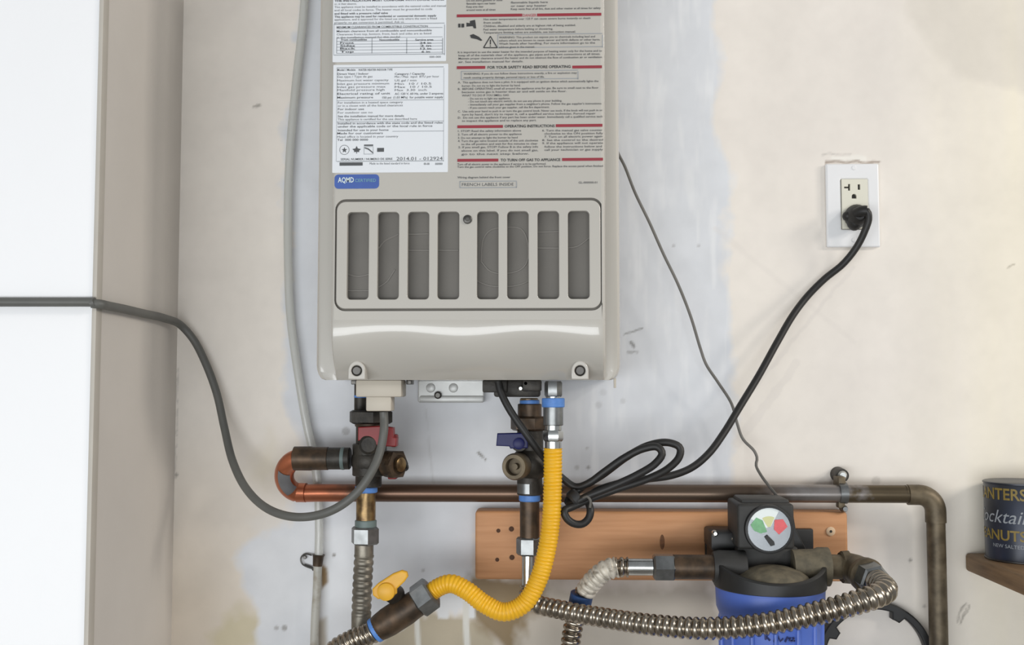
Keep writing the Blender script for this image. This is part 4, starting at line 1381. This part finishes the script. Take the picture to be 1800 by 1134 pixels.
# ---- wooden board on the wall
BD = 0.036
a, b = at(835, 1019, BD), at(1490, 901, BD)
board = thing('wooden_board', 'pine board with screw holes fixed to the wall behind the filter', 'board', (a.x, 0, a.z))
G().box((a.x, -BD, a.z), (b.x, -0.0005, b.z), .004, 3).build('plank', 'wood', board)
c = at(1460, 934, BD)
G().lathe(c, c + Vector((0, -.002, 0)), [(0, .0058), (.6, .0058), (1, .0045)], 24).build('washer', 'tan', board)
G().lathe(c + Vector((0, -.0019, 0)), c + Vector((0, -.003, 0)), [(0, .0018), (1, .0014)], 12).build('screw', 'slot', board)
for x_, y_, r_ in ((876, 933, 3.6), (899, 930, 4.6), (874, 984, 3.5), (900, 980, 4.6)):
    c = at(x_, y_, BD)
    rr2 = pxs(r_, BD)
    G().lathe(c, c + Vector((0, -.0006, 0)), [(0, rr2), (1, rr2 * .96), (1, rr2 * .7), (.2, rr2 * .6)], 16).build('screw_hole', 'wood_hole', board)
c = at(1164, 953, BD)
G().sphere(c, .0032, 1.0, .10, 3.0, 16).build('knot', 'knot', board)

# ---- pipe hanger with screw
hg = thing('pipe_hanger', 'small metal bell hanger and screw holding the copper pipe above the board', 'pipe hanger', at(1481, 836, 0))
c = at(1481, 867, PD)
G().lathe(Vector((c.x - .005, -PD, c.z)), Vector((c.x + .005, -PD, c.z)), [(0, rp_ + .0004), (0, rp_ + .002), (1, rp_ + .002), (1, rp_ + .0004)], 32, caps=False).build('strap', 'zinc', hg)
g = G().pbox(1474, 838, 1487, 858, .012, PD + .004, .002).pbox(1474, 880, 1486, 894, PD - .008, PD + .006, .002)
g.build('clamp_lug', 'bronze', hg)
c = at(1480, 836, .02)
G().lathe(Vector((c.x, 0, c.z)), Vector((c.x, -.022, c.z)), [(0, .010), (.4, .009), (.7, .0092), (1, .0085)], 24).build('rosette', 'iron', hg)
c = at(1481, 836, .024)
G().lathe(Vector((c.x, -.02, c.z)), Vector((c.x, -.0265, c.z)), [(0, .006), (.6, .006), (1, .004)], 20).build('screw', 'chrome', hg)
c = at(1483, 894, PD)
G().lathe(Vector((c.x, -PD + .006, c.z)), Vector((c.x, -PD - .008, c.z)), [(0, .0045), (.7, .0045), (1, .003)], 16).build('screw', 'zinc', hg)

# ---- clear drain tube and its clip
CDp = .012
r_t = .0056
tb = thing('drain_tube', 'clear vinyl tube running down the wall left of the heater', 'tube', at(550, 1134, CDp))
tp = pp((540, -90, CDp), (533, 30, CDp), (519, 160, CDp), (509, 280, CDp), (506, 380, CDp), (507, 480, CDp), (511, 560, CDp), (523, 650, CDp), (538, 740, CDp), (551, 800, CDp), (559, 860, CDp), (561, 930, CDp), (560, 985, CDp))
G().tube(tp, r_t, 16, .004).build('hose_wall', 'clear', tb)
G().tube(pp((559, 983, CDp), (557, 1040, CDp), (554, 1090, CDp), (551, 1200, CDp)) + [Vector((at(551, 1200, CDp).x, -CDp, .01))], r_t, 16, .004).build('lower_tube', 'white_pipe', tb, label='lower end smeared with white paint')
cl = thing('tube_clip', 'rusty wire clip nailed beside the clear tube, low on the wall', 'clip', at(552, 990, 0))
g = G().tube(pp((548, 976, .006), (536, 974, .005), (529, 981, .005), (531, 991, .005), (541, 997, .006), (551, 1000, .006)), .0011, 8, .002)
g.tube(pp((535, 993, .004), (548, 998, .004), (551, 1003, .004)), .0014, 8, .002)
g.build('wire_loop', 'screw', cl)
a_, b_ = at(560, 975, CDp), at(558, 995, CDp)
G().lathe(a_, b_, [(0, .0085), (.2, .0072), (1, .0062)], 20).build('sleeve', 'brass_old', cl)
c = at(537, 979, 0)
G().lathe(c, c + Vector((0, -.005, 0)), [(0, .0015), (.7, .0015), (.72, .0026), (1, .0018)], 14).build('nail', 'screw', cl)

# ---- grey signal cable from the left to the heater's gland
RC = .0052
fy = CD + RC + .0022
sw = WX0 + RC + .0015
cpts = [Vector((-2.2, -fy, at(-40, 531, fy).z)), at(-400, 531, fy), at(-160, 531, fy), at(-40, 531, fy), at(60, 531, fy), at(120, 531, fy), at(150, 531, fy), at(168, 531.5, fy)]
zc_ = at(182, 533, fy).z
cpts += [Vector((WX0 - .003, -fy - .0002, zc_)), Vector((sw - .0008, -CD - RC * .6, zc_ - .0008)), Vector((sw + .0006, -CD + .012, at(192, 536, CD).z)),
         Vector((sw + .0006, -.20, at(218, 543, .20).z)), Vector((sw + .0006, -.14, at(250, 551, .14).z)), Vector((sw + .001, -.07, at(284, 559.5, .07).z))]
cpts += pp((318, 572, .024), (340, 597, .016), (362, 640, .017), (381, 692, .02), (394, 750, .03), (408, 808, .05), (432, 858, .08), (468, 893, .11), (510, 908, .13), (552, 907, .14), (592, 893, .148), (628, 865, .15), (655, 826, .147), (669, 790, .138), (675, 755, .135), (675, 735, .131), (674.5, 724, .131))
gc = G().tube(cpts, RC, 14, .003).build('signal_cable', 'grey_cable', None)
tag(gc, 'grey signal cable draped from the white wall at left down and up into the heater', 'cable')

# ---- thin grey sensor wire
wpts = [Vector((HX1 + .0012, -.055, at(1088, 250, .055).z))] + pp((1086, 268, .055), (1098, 292, .055), (1116, 338, .055), (1142, 392, .052), (1166, 446, .05), (1192, 500, .046), (1214, 556, .042), (1231, 612, .04), (1241, 640, .04), (1262, 672, .035), (1286, 710, .03),
          (1296, 745, .028), (1306, 772, .03), (1326, 793, .034), (1331, 806, .036), (1329, 818, .04), (1338, 836, .05), (1357, 861, .07), (1376, 884, .095))
wr = G().tube(wpts, .0019, 8, .004).build('sensor_wire', 'wire_grey', None)
tag(wr, 'thin dark grey wire running diagonally from the heater side to the filter dial', 'wire')

# ---- power cord with plug
pc = thing('power_cord', 'black power cord bundled in loops and plugged into the wall outlet', 'cord', at(1015, 880, .12))
cord = pp((876, 671, .134), (880, 688, .136), (894, 717, .140), (920, 756, .142), (942, 786, .138), (958, 806, .130), (972, 824, .124), (990, 842, .122), (1012, 856, .124),
          (1034, 850, .130), (1062, 830, .134), (1096, 806, .136), (1130, 789, .138), (1156, 786, .140), (1164, 797, .142), (1152, 815, .144), (1118, 836, .146), (1074, 856, .146), (1034, 872, .142), (1004, 886, .134),
          (998, 880, .126), (1022, 858, .124), (1060, 834, .124), (1102, 803, .124), (1140, 783, .124), (1174, 778, .124), (1195, 787, .124), (1194, 803, .126), (1174, 824, .130), (1138, 842, .134), (1084, 860, .136), (1040, 876, .136),
          (1004, 892, .140), (992, 898, .146), (996, 911, .146), (1010, 921, .144), (1024, 921, .142), (1035, 911, .140), (1038, 896, .138), (1034, 880, .130), (1044, 866, .126), (1080, 852, .122), (1130, 843, .118), (1180, 836, .112), (1216, 822, .104),
          (1246, 797, .094), (1272, 762, .082), (1300, 716, .068), (1334, 660, .052), (1366, 602, .038), (1394, 554, .028), (1420, 520, .02), (1450, 490, .018), (1482, 464, .020), (1506, 434, .026), (1521, 404, .034), (1527, 384, .038), (1524, 371, .040), (1516, 372, .038))
G().tube(cord, .0046, 12, .003).build('cord', 'black_rubber', pc)
a_, b_ = at(1004, 882, .133), at(1018, 871, .131)
g = G().lathe(a_, b_, [(0, .010), (.2, .0118), (.8, .0118), (1, .010)], 20)
g.build('cord_tie', 'black_plastic', pc)
G().tube(pp((1024, 876, .143), (1032, 873, .146), (1038, 880, .146), (1037, 892, .144)), .0016, 8, .002).build('tie_end', 'wire_grey', pc)
c = at(1504, 381, .010)
tip = at(1512, 378, .036)
g = G().lathe(c, Vector((tip.x, tip.y, tip.z)), [(0, .0150), (.25, .0158), (.5, .0140), (.8, .0115), (1, .006)], 24)
g.sphere(at(1502, 389, .018), .0125, .8, .9, 1.0)
g.sphere(at(1492, 380, .018), .0085, 1, .9, .85)
g.tube([at(1504, 376, .030), at(1516, 371, .037), at(1524, 371, .039)], .0072, 14, .003)
g.build('plug', 'black_rubber', pc)

# ---- wall outlet
ot = thing('wall_outlet', 'white wall outlet plate with ivory receptacle, right of the heater', 'outlet', at(1500, 435, 0))
OD = .0062
ox0, ox1 = at(1452.5, 361, OD).x, at(1546.5, 361, OD).x
oz0, oz1 = at(1500, 434.5, OD).z, at(1500, 287.5, OD).z
rx0, rx1 = at(1479, 360, OD).x, at(1526, 360, OD).x
rz0, rz1 = at(1500, 403, OD).z, at(1500, 314.5, OD).z
G().plate(rrect(ox0, oz0, ox1, oz1, .002, 4), [rrect(rx0, rz0, rx1, rz1, .001, 3)], .0002, OD, .0022).build('cover_plate', 'plate_white', ot)
RD = OD + .0012


def hz(x, y):
    q = at(x, y, RD)
    return q.x, q.z


def hole(x0, y0, x1, y1, r=.0003):
    a, b = at(x0, y1, RD), at(x1, y0, RD)
    return rrect(a.x, a.z, b.x, b.z, r, 2)


tl = [hz(484, 0)] if False else None
tee = [hz(1494.4, 323.5), hz(1494.4, 335), hz(1491, 335), hz(1491, 331), hz(1484, 331), hz(1484, 328), hz(1491, 328), hz(1491, 323.5)]
c = hz(1501.5, 345)
gnd = [(c[0] + .0031 * math.cos(R(t)), c[1] + .0031 * math.sin(R(t))) for t in range(0, 181, 20)] + [(c[0] - .0031, c[1] - .003), (c[0] + .0031, c[1] - .003)]
rec = G().plate(rrect(rx0 + .0004, rz0 + .0004, rx1 - .0004, rz1 - .0004, .001, 3), [tee, hole(1508, 324, 1512, 333.5), gnd], .0035, RD, .0004).build('receptacle', 'ivory', ot)
G().box((rx0 + .001, -.0036, rz0 + .001), (rx1 - .001, -.0005, rz1 - .001), 0).build('slot_back', 'slot', rec)
for y_ in (295, 422):
    c = at(1501, y_, OD)
    G().lathe(c + Vector((0, .001, 0)), c + Vector((0, -.0008, 0)), [(0, .0034), (.6, .0034), (1, .0024)], 18).build('screw', 'plate_white', ot)

# ---- shelf and tin
SX = at(1697, 985, .002).x
sz1 = at(1697, 973, .004).z
sz0 = at(1697, 1004, .004).z
sh = G().box((SX, -.19, sz0), (SX + .36, -.0005, sz1), .004, 3).build('shelf', 'wood_dark', None)
tag(sh, 'small brown wooden shelf on the wall at the right edge, under the tin', 'shelf')
TR = .0445
TX, TD = SX + TR + .010, TR + .004
tin = thing('nut_tin', 'navy tin with yellow and white lettering standing on the brown shelf', 'tin', (TX, -TD, sz1))
tz0 = sz1 + .0005
tz1 = at(1727, 846, TD).z
HT = tz1 - tz0
tdir = Vector((0, -DIST, 0)) - Vector((TX, -TD, 0))
G().lathe((TX, -TD, tz0), (TX, -TD, tz1), [(0, TR * .97), (.01, TR), (.985, TR), (1, TR * .985)], 64).build('body', 'tin_blue', tin)
for z_ in (tz0 + .001, tz1 - .001):
    G().lathe((TX, -TD, z_ - .0013), (TX, -TD, z_ + .0013), [(0, TR), (.2, TR + .0011), (.8, TR + .0011), (1, TR)], 64).build('rim', 'tin_rim' if z_ < tz0 + .01 else 'tin_blue', tin)
base_ang = math.atan2(tdir.y, tdir.x)


def wrap(s, first_x, last_x, yc, h, m, bold=0.0, shear=0.0):
    """Lettering bent round the tin; first_x/last_x are arc lengths in metres from the line facing the camera."""
    me = text_mesh(s, bold, shear, 3)
    co = np.array([q.co for q in me.vertices])
    lo, hi = co[:, 0].min(), co[:, 0].max()
    k = (last_x - first_x) / (hi - lo)
    zc = at(1760, yc + h / 2, TD + TR * .9).z
    sz = pxs(h, TD + TR * .8) / .69

    def fn(c):
        arc = first_x + (c.x - lo) * k
        th = base_ang + arc / TR
        return (TX + (TR + .0004) * math.cos(th), -TD + (TR + .0004) * math.sin(th), zc + c.y * sz)
    G().mesh(me, fn).build('lettering', m, tin, flat=True)
    bpy.data.meshes.remove(me)


wrap('PLANTERS', -.0760, .0050, 871, 19, 'tin_yellow', bold=.02)
wrap('Cocktail', -.0730, .0060, 911, 22, 'tin_white', bold=.0, shear=.3)
wrap('PEANUTS', -.0700, .0040, 944, 17, 'tin_yellow', bold=.02)
wrap('NEW SALTED', -.0380, .0010, 963, 6, 'tin_white')

# ---- filter spanner ring
SWD = .017
sp_c = at(1541, 1162, SWD)
ro, ri = pxs(99, SWD), pxs(86, SWD)
outer = circle(sp_c.x, sp_c.z, ro, 72)
inner = []
for k in range(144):
    ang = 360 * k / 144
    r = ri
    for la in (63, 148, 235, 320):
        if abs((ang - la + 180) % 360 - 180) < 6.5:
            r = ri - pxs(11, SWD)
    inner.append((sp_c.x + r * math.cos(R(ang)), sp_c.z + r * math.sin(R(ang))))
hdl = [(sp_c.x - .014, sp_c.z - ro + .004), (sp_c.x + .014, sp_c.z - ro + .004), (sp_c.x + .012, sp_c.z - ro - .12), (sp_c.x - .012, sp_c.z - ro - .12)]
sw_ = thing('filter_wrench', 'black plastic ring filter wrench against the wall, lower right behind the hose', 'wrench', (sp_c.x, 0, sp_c.z - ro - .12))
G().plate(outer, [inner], SWD - .016, SWD, .002).build('ring', 'black_plastic', sw_)
G().plate(hdl, [], SWD - .014, SWD - .003, .002).build('handle', 'black_plastic', sw_)
